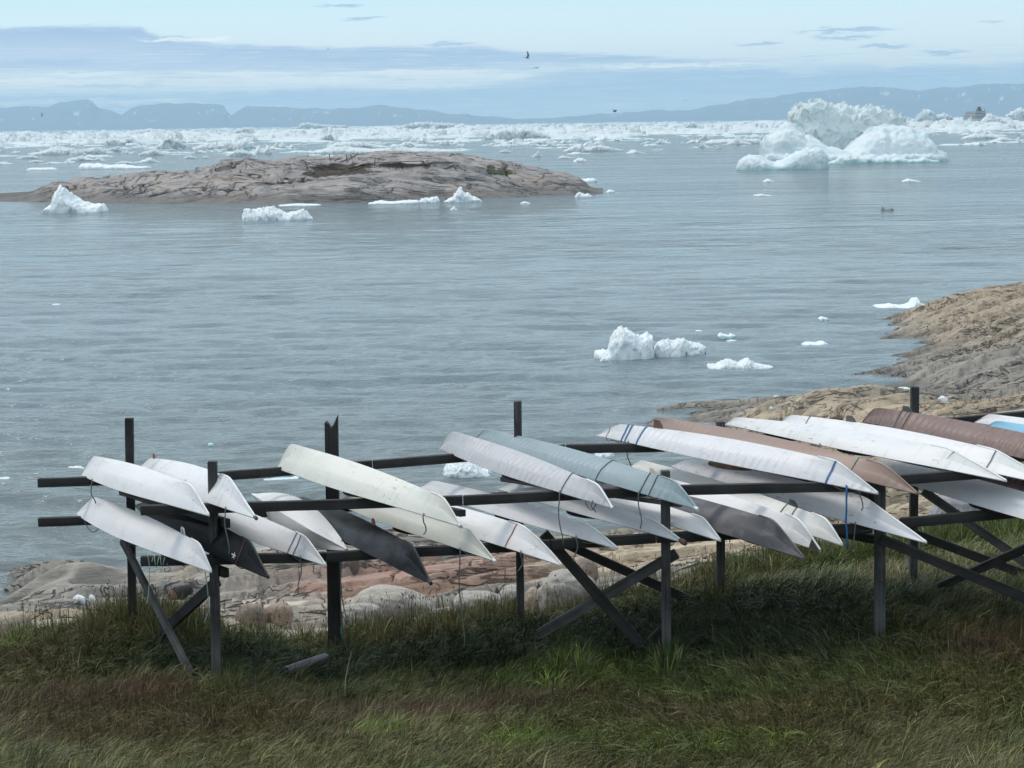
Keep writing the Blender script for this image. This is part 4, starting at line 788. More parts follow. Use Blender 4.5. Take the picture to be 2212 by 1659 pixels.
# ruined drying frames on the island
def frame(label, posts, bars):
    b0 = on_island(posts[0][0], posts[0][1]); r_ = empty('drying_frame', Matrix.Translation(b0)); tag(r_, label, 'frame', 'old timber frames on the island')
    for x0, y0, x1, y1 in posts + bars:
        p = on_island(x0, y0) if (x0, y0, x1, y1) in posts else at(x0, y0, b0.y - 0.3); q_ = at(x1, y1, p.y)
        beam('post' if (x0, y0, x1, y1) in posts else 'bar', p, q_, 0.10, 0.10, M_wood, parent=r_)
frame('leaning timber frame with one long bar on the left part of the island', [(716, 357, 711, 333), (752, 352, 748, 334), (756, 350, 772, 332), (768, 350, 757, 334)], [(722, 357, 774, 333), (712, 350, 740, 342)])
frame('long collapsed timber frame across the middle of the island', [(812, 362, 810, 340), (820, 364, 826, 352), (842, 366, 838, 352), (855, 366, 866, 350), (872, 366, 862, 350), (912, 357, 916, 348), (924, 358, 908, 347)], [(808, 351, 916, 348), (812, 360, 870, 352), (860, 356, 925, 357)])
frame('small crossed timber trestle on the crest of the island', [(972, 339, 980, 332), (982, 339, 974, 332)], [(973, 334, 983, 335)])

# ------------------------------------------------------------------ ice
def ice_mesh(name, W0, xs, hs, dep, nu=60, nv=28, noise=0.18, mat=M_ice, seed=0, sharp=3.0, lump=1.0, under=0.0, zoff=0.35):
    """xs in metres along the width, hs heights; local coordinates, waterline z=0, front at -dep/2"""
    sd_ = seed * 17.3; x0, x1 = xs[0], xs[-1]; u = np.linspace(0, 1, nu); X1 = x0 + (x1 - x0) * u; H = np.interp(X1, xs, hs); Hm = max(hs)
    ph = np.linspace(0, math.pi, nv); pe = 2.0 / sharp; v = -np.sign(np.cos(ph)) * np.abs(np.cos(ph)) ** pe; v[0] = -1; v[-1] = 1; UU_, VV_ = np.meshgrid(u, v); SN = np.clip(np.sin(ph), 0, 1)[:, None] ** pe + UU_ * 0; XX_ = x0 + (x1 - x0) * UU_; HH = np.interp(XX_, xs, hs)
    foot = np.maximum(0.12, np.sqrt(np.clip(1 - np.abs(2 * UU_ - 1) ** 4, 0, 1))) * (1 + 0.25 * fbm(XX_ * 2.0 / (x1 - x0) + sd_, VV_ * 0 + sd_, o=2))
    prof = SN
    Yl = VV_ * dep / 2 * foot; Zl = HH * prof * (1 + 0.25 * fbm(XX_ * 2.2 / Hm * .5 + sd_, Yl * 1.2 / max(dep, .1) + sd_, o=3) * (np.abs(VV_) > 0.25))
    f = lump * 1.6 / max(Hm, 0.05); a = noise * Hm
    nx = fbm(XX_ * f + sd_, Yl * f, Zl * f, o=3, g=0.42); nz = np.abs(perlin(XX_ * f * 1.7 + 9 + sd_, Yl * f * 1.7, Zl * f * 1.7)) * 2 + 0.4 * np.abs(perlin(XX_ * f * 4 + sd_, Yl * f * 4, Zl * f * 4 + 5)) - 0.75
    ed = sstep(SN, 0, 0.25) * np.clip(sstep(UU_, 0, 0.05) * sstep(1 - UU_, 0, 0.05), 0, 1)
    Zl = Zl + a * nz * (0.25 + 0.75 * ed) * np.clip(HH / Hm + .15, 0, 1); Yl = Yl + a * 1.0 * nx; XX_ = XX_ + a * 0.8 * fbm(Yl * f + 4 + sd_, Zl * f, XX_ * f, o=3)
    zb = zoff * max(0.4, Hm * .2); zb = max(zb, .35) if zoff > .2 else zb
    Zl = np.where(ed <= 0.001, -zb, Zl); Zl = np.maximum(Zl, -zb)
    P = np.stack([XX_, Yl, Zl], -1).reshape(-1, 3); me = npmesh(name, P, grid_quads(nv, nu), mat); return me
def ice(label, sil, base, dep, cat='ice floe', group=None, name='ice_floe', D=None, parent=None, **kw):
    xc = 0.5 * (sil[0][0] + sil[-1][0]); p0 = atz(xc, base, 0); D0 = p0.y if D is None else D; Dm = D0 + dep * 0.42
    xs = []; hs = []
    for x, y in sil: P = at(x, y, Dm); xs.append(P.x - p0.x); hs.append(max(0.03, P.z))
    W = Matrix.Translation((p0.x, D0 + dep / 2, 0)); me = ice_mesh(name, None, xs, hs, dep, **kw)
    o = link(name, me, parent, W)
    if label: tag(o, label, cat, group)
    return o
G1 = 'small ice pieces in the bay'; n_ = [0]
def isd(): n_[0] += 1; return n_[0]
ice('peaked white iceberg piece in front of the left end of the island', [(90, 459), (96, 452), (105, 445), (116, 433), (120, 414), (131, 403), (142, 410), (153, 421), (165, 430), (177, 437), (196, 443), (221, 443), (229, 459)], 461, 7, 'iceberg', None, 'iceberg', seed=isd(), noise=.12, nu=110, nv=44, lump=1.6)
ice('long jagged low ice lump in front of the middle of the island', [(525, 474), (526, 456), (533, 450), (556, 452), (572, 450), (590, 448), (602, 453), (620, 462), (634, 460), (645, 454), (653, 450), (660, 456), (664, 465), (675, 473)], 477, 6, 'ice lump', None, 'ice_lump', seed=isd(), noise=.2, nu=110, nv=36, lump=1.5)
ice('thin flat sliver of ice just off the island shore', [(601, 443), (640, 440), (680, 441), (694, 444)], 445, 5, seed=isd(), noise=.1)
ice('pointed snowy ice piece against the island shore', [(960, 436), (972, 428), (981, 423), (986, 416), (991, 408), (996, 406), (1000, 415), (1012, 418), (1021, 424), (1034, 429), (1041, 436)], 437, 5, 'ice lump', None, 'ice_lump', seed=isd(), noise=.18, nu=90, lump=1.6)
ice('jagged low ice strip left of the pointed piece by the island', [(902, 437), (912, 429), (930, 427), (944, 424), (950, 437)], 438, 4, seed=isd(), noise=.25)
ice('long flat ice strip trailing along the island shore', [(794, 439), (820, 433), (846, 436), (870, 433), (902, 432), (908, 437)], 441, 5, seed=isd(), noise=.15)
ice('small ice lump at the right end of the island', [(1242, 427), (1247, 418), (1251, 414), (1262, 421), (1270, 418), (1279, 424), (1280, 427)], 427, 3, 'ice lump', None, 'ice_lump', seed=isd(), noise=.2)
ice('tiny floe right of the island tip', [(1309, 416), (1316, 410), (1324, 411), (1329, 415)], 416, 3, seed=isd(), noise=.2)
ice('broken floe half hidden behind the right slope of the island', [(1208, 390), (1218, 380), (1240, 384), (1262, 387), (1282, 385), (1292, 393)], 394, 8, seed=isd(), noise=.25)
ice('small low floe with a grey patch above the island', [(1205, 341), (1215, 336), (1234, 340), (1240, 342)], 342, 8, seed=isd(), noise=.2, mat=M_icep)
ice('small snowy lump above the right half of the island', [(1238, 349), (1246, 343), (1258, 341), (1269, 349)], 350, 6, seed=isd(), noise=.25)
ice('long white floe above the left part of the island', [(168, 364), (176, 354), (200, 353), (236, 357), (256, 355), (290, 359), (324, 360), (325, 363)], 365, 12, seed=isd(), noise=.15, nu=80)
ice('flat floe near the left edge, below the long white floe', [(58, 366), (64, 363), (110, 362), (120, 366)], 367.5, 10, seed=isd(), noise=.1)
ice('white floe showing over the left shoulder of the island', [(332, 380), (345, 375), (375, 374), (392, 380)], 382, 8, seed=isd(), noise=.12)
# in the bay
ice('tall twin topped ice lump with a greenish base in the bay', [(1284, 772), (1288, 760), (1300, 757), (1315, 759), (1319, 734), (1330, 719), (1342, 716), (1355, 718), (1368, 724), (1380, 731), (1396, 725), (1410, 726), (1421, 734), (1421, 752), (1412, 776)], 779, 2.2, 'ice lump', None, 'ice_lump', seed=isd(), noise=.085, nu=140, nv=60, lump=2.0, sharp=4)
ice('crumbly lower ice lump touching the right side of the tall one', [(1410, 773), (1415, 752), (1422, 738), (1440, 735), (1452, 739), (1462, 735), (1474, 732), (1490, 738), (1503, 741), (1520, 748), (1533, 757), (1524, 772)], 774, 1.9, 'ice lump', None, 'ice_lump', seed=isd(), noise=.10, nu=130, nv=50, lump=2.0, sharp=4)
ice('small ice chunk on the left foot of the tall ice lump', [(1296, 781), (1302, 772), (1312, 772), (1318, 780)], 782, .5, 'ice lump', None, 'ice_lump', seed=isd(), noise=.12)
ice('flat white floe with a rough crest, right of the crumbly ice lump', [(1526, 794), (1533, 788), (1550, 790), (1562, 779), (1580, 781), (1600, 784), (1617, 777), (1630, 785), (1650, 790), (1668, 795)], 799, 2.0, seed=isd(), noise=.2, nu=110, lump=2)
ice('floe with an arm and a knob beside the upper right rock', [(1882, 666), (1895, 660), (1925, 657), (1950, 661), (1968, 655), (1974, 644), (1982, 643), (1988, 654), (2000, 659), (2015, 655), (2024, 646), (2026, 655), (2018, 664)], 668, 2.4, seed=isd(), noise=.07, nu=110)
for sil, b_, d_, lb in (([(1732, 744), (1745, 740), (1765, 741), (1778, 737), (1790, 745)], 747, 1.4, 'small flat floe between the crested floe and the right hand rocks'), ([(1541, 823), (1550, 818), (1562, 820), (1572, 822)], 824, .6, 'tiny floe just below the crested floe'),
                        ([(1768, 690), (1775, 684), (1789, 688)], 691, 1, 'tiny grey white floe left of the floe with the knob'), ([(1501, 716), (1508, 713), (1517, 716)], 716.5, .6, 'tiny floe above the crumbly ice lump'),
                        ([(1549, 727), (1556, 720), (1575, 724), (1579, 721), (1590, 726)], 728, 1.0, 'thin broken floe above the crested floe'), ([(1570, 737), (1580, 734), (1592, 737)], 738, .6, 'scrap of ice under the thin broken floe'),
                        ([(1621, 794), (1640, 788), (1671, 792)], 796, 1.0, 'thin ice scrap at the right end of the crested floe'),
                        ([(1652, 868), (1668, 861), (1680, 857), (1698, 866)], 869, 1.2, 'white ice piece stranded on the edge of the dark rock'),
                        ([(1941, 840), (1950, 837), (1968, 841)], 842, .8, 'flat ice piece in the channel behind the right back post'),
                        ([(109, 660), (120, 656), (133, 660)], 661, .8, 'pale scrap of ice alone in the left part of the bay'),
                        ([(449, 961), (455, 957), (461, 961)], 962, .25, 'tiny scrap of ice above the upper rail, left of the thick post'),
                        ([(1628, 421), (1645, 419), (1668, 423)], 424, 2.5, 'thin pale floe alone below the big iceberg'),
                        ([(1648, 392), (1658, 386), (1672, 392)], 393, 2.5, 'small curled ice piece below the big iceberg'), ([(1948, 391), (1962, 386), (1975, 389), (1990, 392)], 393, 2.5, 'small low ice piece below the right end of the big iceberg'),
                        ([(1123, 439), (1133, 435), (1146, 439)], 440, 2, 'small floe off the island shore, right of the pointed piece'), ([(972, 453), (981, 446), (988, 453)], 454, 1.2, 'tiny ice crumb below the pointed piece by the island'),
                        ([(137, 1018), (148, 1010), (168, 1009), (182, 1018)], 1020, .8, 'floe peeping out left of the leftmost upper kayak'), ([(-6, 1034), (10, 1031), (24, 1034)], 1036.5, .5, 'ice scrap at the left edge of the picture'),
                        ([(568, 1039), (600, 1036), (628, 1036), (634, 1030), (644, 1032), (646, 1040)], 1041, .9, 'thin floe with a nub under the upper back rail')):
    ice(lb, sil, b_, d_, seed=isd(), noise=.16, nu=50, nv=20)
ice('rounded snow white ice lump seen under the silver canvas kayak', [(957, 1034), (960, 1012), (968, 1002), (985, 1000), (1000, 996), (1015, 998), (1030, 1006), (1042, 1016), (1055, 1020), (1062, 1030), (1066, 1038)], 1040, 1.8, 'ice lump', None, 'ice_lump', seed=isd(), noise=.12, nu=110, nv=50, lump=2, sharp=4)
ice('pale blue ice lump behind the upper back rail, right of the blue grey kayak', [(1284, 990), (1288, 975), (1300, 968), (1320, 972), (1328, 991)], 993, 1.2, 'ice lump', None, 'ice_lump', seed=isd(), noise=.1)
ice('dark grey piece of ice with a pointed end adrift below the big iceberg', [(1903, 455), (1905, 447), (1906.5, 444), (1909, 450), (1914, 451), (1919, 450), (1924, 447), (1928, 449), (1931, 455)], 455.5, 1.6, 'ice lump', None, 'ice_lump', seed=isd(), noise=.05, mat=flat('dark_ice', (0.22, 0.24, 0.25), 0.5))
# big iceberg, built of its lobes
bz = atz(1850, 352, 0); berg = empty('iceberg', Matrix.Translation((bz.x, bz.y, 0))); tag(berg, 'huge craggy greenish white iceberg with a hollow middle, off to the right', 'iceberg')
def lobe(sil, base, D, dep, mat=None, **kw): return ice(None, sil, base, dep, name='ice_lobe', D=D, parent=berg, mat=mat or M_iceb, **kw)
D0 = bz.y
lobe([(1700, 330), (1706, 262), (1707, 246), (1716, 241), (1728, 233), (1752, 226), (1781, 229), (1806, 230), (1825, 225), (1832, 230), (1845, 238), (1876, 240), (1904, 235), (1933, 242), (1950, 252), (1955, 272), (1965, 300), (1990, 330)], 335, D0 + 22, 20, seed=isd(), noise=.07, nu=300, nv=130, lump=3.0, sharp=5, mat=M_icec)
lobe([(1643, 345), (1644, 316), (1655, 300), (1680, 284), (1702, 264), (1720, 268), (1735, 290), (1760, 303), (1790, 318), (1830, 326), (1860, 332), (1868, 345)], 349, D0 + 3, 22, seed=isd(), noise=.055, nu=180, nv=80, lump=1.3, sharp=2.6)
lobe([(1800, 345), (1830, 325), (1860, 300), (1884, 286), (1900, 277), (1935, 274), (1967, 274), (1990, 284), (2003, 296), (2015, 308), (2010, 320), (2030, 325), (2050, 331), (2048, 342)], 347, D0 + 3, 22, seed=isd(), noise=.06, nu=180, nv=80, lump=1.3, sharp=2.6)
lobe([(1650, 344), (1658, 333), (1720, 329), (1790, 333), (1850, 335), (1930, 332), (2000, 331), (2046, 337)], 350, D0 - 1, 14, seed=isd(), noise=.10, nu=160, nv=40, lump=1.0, sharp=4)
ice('smooth sloping white floe piece in front of the left foot of the big iceberg', [(1591, 364), (1597, 346), (1620, 337), (1645, 337), (1668, 350), (1680, 351), (1708, 336), (1733, 324), (1750, 321), (1776, 324), (1788, 334), (1803, 343), (1795, 352), (1790, 364)], 367, 15, 'iceberg', None, 'iceberg', seed=isd(), noise=.06, nu=160, nv=70, mat=M_iceb, lump=1.4)
ice('row of low snowy ice bumps along the front of the big iceberg', [(1790, 351), (1812, 342), (1830, 333), (1848, 335), (1860, 340), (1876, 336), (1892, 343), (1906, 338), (1924, 345), (1945, 339), (1960, 345), (1985, 344), (1995, 339), (2010, 345), (2030, 347)], 353, 7, seed=isd(), noise=.14, nu=150, mat=M_iceb)
# larger named pieces of the pack
PK = [((1050, 298), (1062, 284), (1090, 278), (1130, 277), (1160, 283), (1178, 290), (1190, 297), 300, 'broad smooth snow covered floe with a dark edge above the island'), ((640, 277), (650, 266), (662, 265), (700, 270), (745, 271), (762, 277), 278, 'bright flat topped floe standing on the horizon left of centre'),
      ((855, 277), (880, 268), (905, 264), (940, 265), (1000, 268), (1040, 276), 279, 'long bright ridge of ice on the horizon at the centre'), ((227, 310), (232, 298), (248, 296), (262, 302), (285, 297), (300, 306), (317, 311), 313, 'slanting blue veined ice block in the pack on the left'),
      ((340, 318), (355, 300), (368, 294), (384, 298), (400, 308), (410, 318), 320, 'rounded white ice mound in the pack on the left'), ((414, 321), (440, 311), (480, 306), (510, 308), (530, 303), (545, 312), (553, 322), 324, 'long swelling white floe right of the rounded mound'),
      ((276, 288), (300, 282), (325, 278), (345, 281), (360, 287), 289, 'low greenish ice arch near the left horizon'), ((60, 332), (95, 326), (110, 319), (130, 316), (160, 324), (190, 320), (215, 318), (228, 330), 334, 'ragged long floe in the pack, nearest the left edge'),
      ((140, 346), (155, 341), (180, 338), (206, 346), 348, 'ragged small floe above the long white floe'), ((33, 342), (55, 337), (70, 335), (84, 341), 343, 'narrow low floe near the left edge, under the ragged long floe'), ((62, 349), (75, 346), (98, 348), 350.5, 'thin flat floe under the narrow low floe'),
      ((249, 353), (262, 348), (280, 349), (294, 353), 355, 'small low floe above the left shoulder of the island'), ((395, 341), (408, 336), (428, 341), 342.5, 'small floe with a round top left of the island crest'), ((435, 340), (445, 337), (453, 340), 341.5, 'tiny flat floe left of the island crest'),
      ((298, 334), (315, 326), (335, 322), (350, 330), (360, 334), 336, 'grey white tumbled ice in the pack above the small low floe'), ((232, 326), (245, 318), (256, 317), (263, 326), 328, 'small rounded ice hump between the ragged floe and the tumbled ice'), ((486, 334), (505, 328), (520, 322), (540, 328), (552, 336), 338, 'bluish piled ice just above the island crest on the left'),
      ((705, 318), (725, 309), (760, 306), (800, 311), (840, 317), 319, 'dirty grey streaked floe above the middle of the island'), ((668, 328), (720, 318), (740, 316), (800, 322), (860, 319), (940, 322), (1012, 326), 330, 'long jagged white floe just above the island crest'), ((657, 340), (672, 333), (690, 334), (698, 340), 342, 'small floe touching the island crest'),
      ((1217, 325), (1235, 317), (1255, 309), (1262, 318), (1300, 314), (1330, 321), (1350, 325), 327, 'low floe with one spike, right of the island'), ((1126, 310), (1150, 305), (1175, 303), (1199, 310), 312, 'pale blue low floe right of the island crest'), ((1076, 329), (1090, 323), (1105, 328), 330, 'small floe just off the right part of the island crest'),
      ((1512, 309), (1540, 302), (1590, 300), (1640, 301), (1652, 309), 311.5, 'long pale floe at the left of the big iceberg'), ((2077, 299), (2100, 290), (2140, 292), (2180, 298), 300, 'dirty low floe right of the big iceberg'), ((2141, 304), (2165, 296), (2185, 300), (2230, 303), 306, 'white low floe at the right edge beyond the big iceberg'),
      ((1975, 262), (1984, 246), (1998, 236), (2010, 239), (2024, 250), (2040, 244), (2056, 252), (2064, 263), 265, 'rounded pair of ice mounds behind the right end of the big iceberg'), ((2108, 268), (2124, 258), (2132, 247), (2142, 247), (2155, 256), (2172, 262), (2180, 268), 270, 'pointed ice mound in front of the distant ship'), ((2160, 262), (2180, 245), (2192, 240), (2202, 234), (2216, 238), (2240, 236), (2260, 262), 264, 'rough tall ice ridge at the right edge of the horizon'),
      ((690, 300), (705, 290), (715, 289), (722, 300), 302, 'small round topped ice block above the middle of the island'), ((500, 288), (515, 277), (535, 275), (552, 287), 290, 'small tumbled ice hill on the left horizon'), ((1480, 276), (1490, 264), (1500, 263), (1512, 275), 278, 'blunt ice block on the horizon left of the big iceberg')]
for row in PK:
    lb = row[-1]; b_ = row[-2]; sil = list(row[:-2]); wpx = sil[-1][0] - sil[0][0]; D_ = atz(sil[0][0], b_, 0).y; ice(lb, sil, b_, min(0.55 * wpx * D_ / F, 30), seed=isd(), noise=.16, nu=max(40, int(wpx * .7)), nv=24, mat=M_icep, lump=2.0)
# the rest of the pack: prototypes copied, then one far mass
protos = []
for i in range(16):
    rr = np.random.default_rng(100 + i); n = rr.integers(6, 11); xs = np.linspace(-.5, .5, n); hs = (0.03 + rr.random(n) ** 1.8) * (1 - (2 * np.abs(xs)) ** 3 * .95); hs = hs / hs.max() * 0.16
    protos.append(ice_mesh('ice_floe', None, list(xs), list(hs), rr.uniform(.35, .7), nu=36, nv=14, noise=.32, mat=M_icep, seed=200 + i, sharp=2.5, lump=1.5, zoff=.06))
def pack_spot(rr, far=False):
    while True:
        px = rr.uniform(-120, 2330); h_ = hz(px); dy = rr.uniform(3.2, 30) if far else 3.2 + 72 * rr.random() ** 1.5; D_ = CAMZ / math.tan(math.atan(dy / F)); X_ = (px - 1106) / F * D_
        den = float(np.interp(dy, [0, 26, 38, 50, 62, 75], [1.0, 1.0, 0.85, 0.45, 0.12, 0.04])); den *= float(np.interp(px, [0, 600, 1300, 1500, 2000, 2212], [1, 1, .85, .7, .7, .9])) if dy > 28 else 1
        nse = float(perlin(np.array([px * 0.011]), np.array([dy * 0.16]))[0]); 
        if rr.random() < den * (0.5 + 1.5 * (nse + 0.28)): return px, dy, D_, X_
rr = np.random.default_rng(5); spots = sorted([pack_spot(rr) for _ in range(1500)], key=lambda s_: s_[2]); cnt = 0
for px, dy, D_, X_ in spots[:255]:
    wd = float(np.clip(rr.lognormal(1.85, 0.7), 2, 42)); hh = float(np.clip(rr.lognormal(0.25, .5), .4, 3.5)) * min(1, .35 + wd / 14)
    o = bpy.data.objects.new('ice_floe', protos[rr.integers(0, 16)]); C.objects.link(o); o.matrix_basis = Matrix.Translation((X_, D_, -0.02)) @ Matrix.Rotation(rr.uniform(-.5, .5) + (math.pi if rr.random() < .5 else 0), 4, 'Z') @ Matrix.Diagonal((wd, wd, hh / 0.16, 1)); WM[o.name] = o.matrix_basis.copy()
    tag(o, 'one of the many small white floes scattered through the drifting pack ice', 'ice floe', 'small floes scattered through the pack ice')
def lowpoly(i):
    r2 = np.random.default_rng(300 + i); n = 9; m = 6; u = np.linspace(-.5, .5, n); v = np.linspace(-.3, .3, m); U2, V2 = np.meshgrid(u, v); e = np.clip((1 - (2 * np.abs(U2)) ** 3) * (1 - (np.abs(V2) / .3) ** 3), 0, 1)
    Zz = e ** .6 * (0.15 + .85 * r2.random(U2.shape) ** 1.5) ; Zz[e <= 0.001] = -0.25; U2 = U2 + r2.normal(0, .02, U2.shape); return np.stack([U2, V2 + r2.normal(0, .015, U2.shape), Zz], -1).reshape(-1, 3)
lp = [lowpoly(i) for i in range(12)]; lq = grid_quads(6, 9); vs = []; fs = []; off = 0
far_spots = spots[255:] + [pack_spot(rr, True) for _ in range(9000)]
for px, dy, D_, X_ in far_spots:
    wd = float(np.clip(rr.lognormal(2.2, .7), 4, 90)) * (1 + D_ / 9000); hh = float(np.clip(rr.lognormal(.30, .8), .35, 8)) * min(1.3, .4 + wd / 25) * (1 if D_ < 6000 else .8); a = rr.uniform(0, 6.28); ca, sa = math.cos(a) * wd, math.sin(a) * wd
    P = lp[rr.integers(0, 12)]; vs.append(np.stack([P[:, 0] * ca - P[:, 1] * sa + X_, P[:, 0] * sa + P[:, 1] * ca + D_, P[:, 2] * hh], -1)); fs.append(lq + off); off += len(P)
o = link('pack_ice', npmesh('pack_ice', np.concatenate(vs), np.concatenate(fs), M_icep, smooth=True)); tag(o, 'mass of far drifting pack ice filling the sea below the horizon', 'pack ice', None, 'stuff')

# ------------------------------------------------------------------ mountains beyond the fjord
def mountains(D, sil, dep, seed, col):
    xs = np.linspace(sil[0][0], sil[-1][0], 520); s = np.linspace(0, 1.6, 40); V_ = np.zeros((40, 520, 3))
    n1_ = fbm(xs * 0.02 + seed, xs * 0, o=5) * 3.0
    for j, x in enumerate(xs):
        yt = poly(sil, x) - n1_[j] * 1.1; P = at(x, yt, D); H = max(10, P.z); ux = P.x / P.y; yy = D - dep + s * dep; V_[:, j, 0] = ux * yy; V_[:, j, 1] = yy; V_[:, j, 2] = H * np.where(s < 1, s ** 0.8, 1 - (s - 1) * 1.2)
    x, y = V_[..., 0], V_[..., 1]; rd = 1 - np.abs(perlin(x * 0.0016 + seed, y * 0.0005)) * 2; env = np.sin(np.clip(s, 0, 1) * math.pi)[:, None]
    V_[..., 2] *= 1 + 0.30 * env * rd; V_[..., 2] += 30 * env * fbm(x * 0.003, y * 0.003, o=3); V_[0, :, 2] = -2
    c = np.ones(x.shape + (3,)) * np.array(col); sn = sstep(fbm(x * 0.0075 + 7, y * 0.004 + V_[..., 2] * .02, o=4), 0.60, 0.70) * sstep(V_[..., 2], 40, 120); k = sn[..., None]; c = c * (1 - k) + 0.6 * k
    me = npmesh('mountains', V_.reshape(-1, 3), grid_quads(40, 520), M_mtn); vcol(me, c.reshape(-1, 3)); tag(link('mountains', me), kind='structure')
m_, q, b, tcx = newmat('mountain_rock_hazed'); a_ = q.n('ShaderNodeVertexColor', layer_name='Col'); q.inp(b, 'Base Color', a_.outputs[0]); b.inputs['Roughness'].default_value = 0.95; M_mtn = m_  # rock colour carries some painted blue distance haze, with snow patches
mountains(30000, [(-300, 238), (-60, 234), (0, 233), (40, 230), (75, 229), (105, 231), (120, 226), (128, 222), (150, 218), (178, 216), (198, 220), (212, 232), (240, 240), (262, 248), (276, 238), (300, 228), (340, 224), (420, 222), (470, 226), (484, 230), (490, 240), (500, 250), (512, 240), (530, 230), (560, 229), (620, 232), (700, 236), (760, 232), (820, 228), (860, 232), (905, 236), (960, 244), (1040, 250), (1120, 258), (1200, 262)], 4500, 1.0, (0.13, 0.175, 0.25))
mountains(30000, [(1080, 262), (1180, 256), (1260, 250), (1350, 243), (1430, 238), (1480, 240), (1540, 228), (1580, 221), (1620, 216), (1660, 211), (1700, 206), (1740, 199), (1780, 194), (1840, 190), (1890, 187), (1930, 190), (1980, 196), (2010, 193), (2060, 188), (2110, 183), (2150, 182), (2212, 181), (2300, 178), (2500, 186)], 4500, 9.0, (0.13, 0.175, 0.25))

# ------------------------------------------------------------------ cruise ship, stern on
D_ = 4200.0; s0 = at(2120, 250, D_); z0 = s0; W = Matrix.Translation((s0.x, D_, 0)); ship = empty('cruise_ship', W); tag(ship, 'distant cruise ship seen from its stern above the ice on the right', 'ship')
M_sw = flat('ship_white', (0.62, 0.60, 0.58)); M_sd = flat('ship_dark', (0.04, 0.045, 0.06)); M_so = flat('ship_orange', (0.5, 0.22, 0.12))
def hullm(w_, h0, h1, l):
    vs = [(-w_ / 2 * .85, 0, h0), (w_ / 2 * .85, 0, h0), (w_ / 2, 0, h1), (-w_ / 2, 0, h1), (-w_ / 2 * .85, l * .75, h0), (w_ / 2 * .85, l * .75, h0), (w_ / 2, l * .75, h1), (-w_ / 2, l * .75, h1), (0, l, h0), (0, l * 1.05, h1)]
    return vs, [(0, 1, 2, 3), (1, 5, 6, 2), (4, 0, 3, 7), (5, 8, 9, 6), (8, 4, 7, 9), (3, 2, 6, 9, 7), (0, 4, 8, 5, 1)]
def boxm(x0, x1, y0, y1, z0_, z1): return [(x0, y0, z0_), (x1, y0, z0_), (x1, y1, z0_), (x0, y1, z0_), (x0, y0, z1), (x1, y0, z1), (x1, y1, z1), (x0, y1, z1)], [(3, 2, 1, 0), (4, 5, 6, 7), (0, 1, 5, 4), (1, 2, 6, 5), (2, 3, 7, 6), (3, 0, 4, 7)]
link('hull', mesh('hull', *hullm(22, -1, 6.5, 150), M_sw), ship, W)
for i in range(5): link('deck', mesh('deck', *boxm(-10.4 + .25 * i, 10.4 - .25 * i, 1 + i * 1.6, 120 - i * 5, 7.8 + i * 2.75, 8.9 + i * 2.75), M_sw), ship, W); link('deck_recess', mesh('deck_recess', *boxm(-9.9 + .25 * i, 9.9 - .25 * i, 2.2 + i * 1.6, 119 - i * 5, 6.5 + i * 2.75, 7.8 + i * 2.75), M_sd), ship, W)
link('funnel', mesh('funnel', [(-3.6, 14, 19.9), (3.8, 14, 19.9), (3.8, 30, 19.9), (-3.6, 30, 19.9), (-1.6, 16, 27.5), (1.4, 16, 27.5), (1.4, 26, 27), (-1.6, 26, 27)], boxm(0, 1, 0, 1, 0, 1)[1], M_sd), ship, W)
for s_ in (-1, 1): link('lifeboat', mesh('lifeboat', *boxm(s_ * 12.1 - 1.4, s_ * 12.1 + 1.4, 20, 32, 8.5, 12.0), M_sw), ship, W); tube('mast', [Vector((s_ * 6.5, 10, 19)) + W.translation, Vector((s_ * 8.2, 10, 24)) + W.translation], .35, M_sd, ship)
tube('mast', [Vector((-2.6, 12, 20)) + W.translation, Vector((-2.8, 12, 29)) + W.translation], .3, M_sd, ship)

# ------------------------------------------------------------------ birds
def bird(label, px, py, D, span, wl, wr, heading, mat, name='gull'):
    P = at(px, py, D); W = Matrix.Translation(P) @ Matrix.Rotation(heading, 4, 'Z') @ Matrix.Rotation(0.15, 4, 'Y'); vs = []; fs = []
    prof = [(-.24, .004, .02), (-.15, .03, .0), (-.02, .055, 0), (.10, .05, .0), (.18, .032, .015), (.225, .028, .02), (.27, .006, .01)]; n = 8
    for x, r_, z in prof:
        for k in range(n): a = 2 * math.pi * k / n; vs.append((x, r_ * math.cos(a), z + r_ * .85 * math.sin(a)))
    for i in range(len(prof) - 1):
        for k in range(n): a, b_ = i * n + k, i * n + (k + 1) % n; fs.append((a, b_, b_ + n, a + n))
    for sgn, ang in ((1, wl), (-1, wr)):
        b0 = len(vs); st = [(0.03, .15, 0.0), (0.28, .17, ang[0]), (0.5, .11, ang[1]), (0.66, .02, ang[1] * 1.1)]; y = 0; z = 0; py_ = 0
        for i, (r_, c, a) in enumerate(st):
            if i: dr = r_ - st[i - 1][0]; y += dr * math.cos(a); z += dr * math.sin(a)
            y0 = 0.03 + y; xo = [0.04, .10, .03, -.08][i]; vs += [(xo + c / 2, sgn * y0, z + .012), (xo - c / 2, sgn * y0, z), (xo, sgn * y0, z - .01)]
        for i in range(3):
            for j in range(3): a, b_ = b0 + i * 3 + j, b0 + i * 3 + (j + 1) % 3; fs.append((a, b_, b_ + 3, a + 3))
        fs.append((b0 + 9, b0 + 10, b0 + 11))
    s_ = span / 1.35; me = mesh(name, [(x * s_, y * s_, z * s_) for x, y, z in vs], fs, mat, True); o = link(name, me, None, W); tag(o, label, 'bird'); return o
M_gull = flat('gull_grey', (0.20, 0.19, 0.17)); M_gulld = flat('gull_dark', (0.05, 0.05, 0.05))
bird('grey gull in the sky with one wing raised, largest of the birds', 1138, 125, 130, .85, (1.2, 1.65), (1.0, 1.5), 0.1, M_gull)
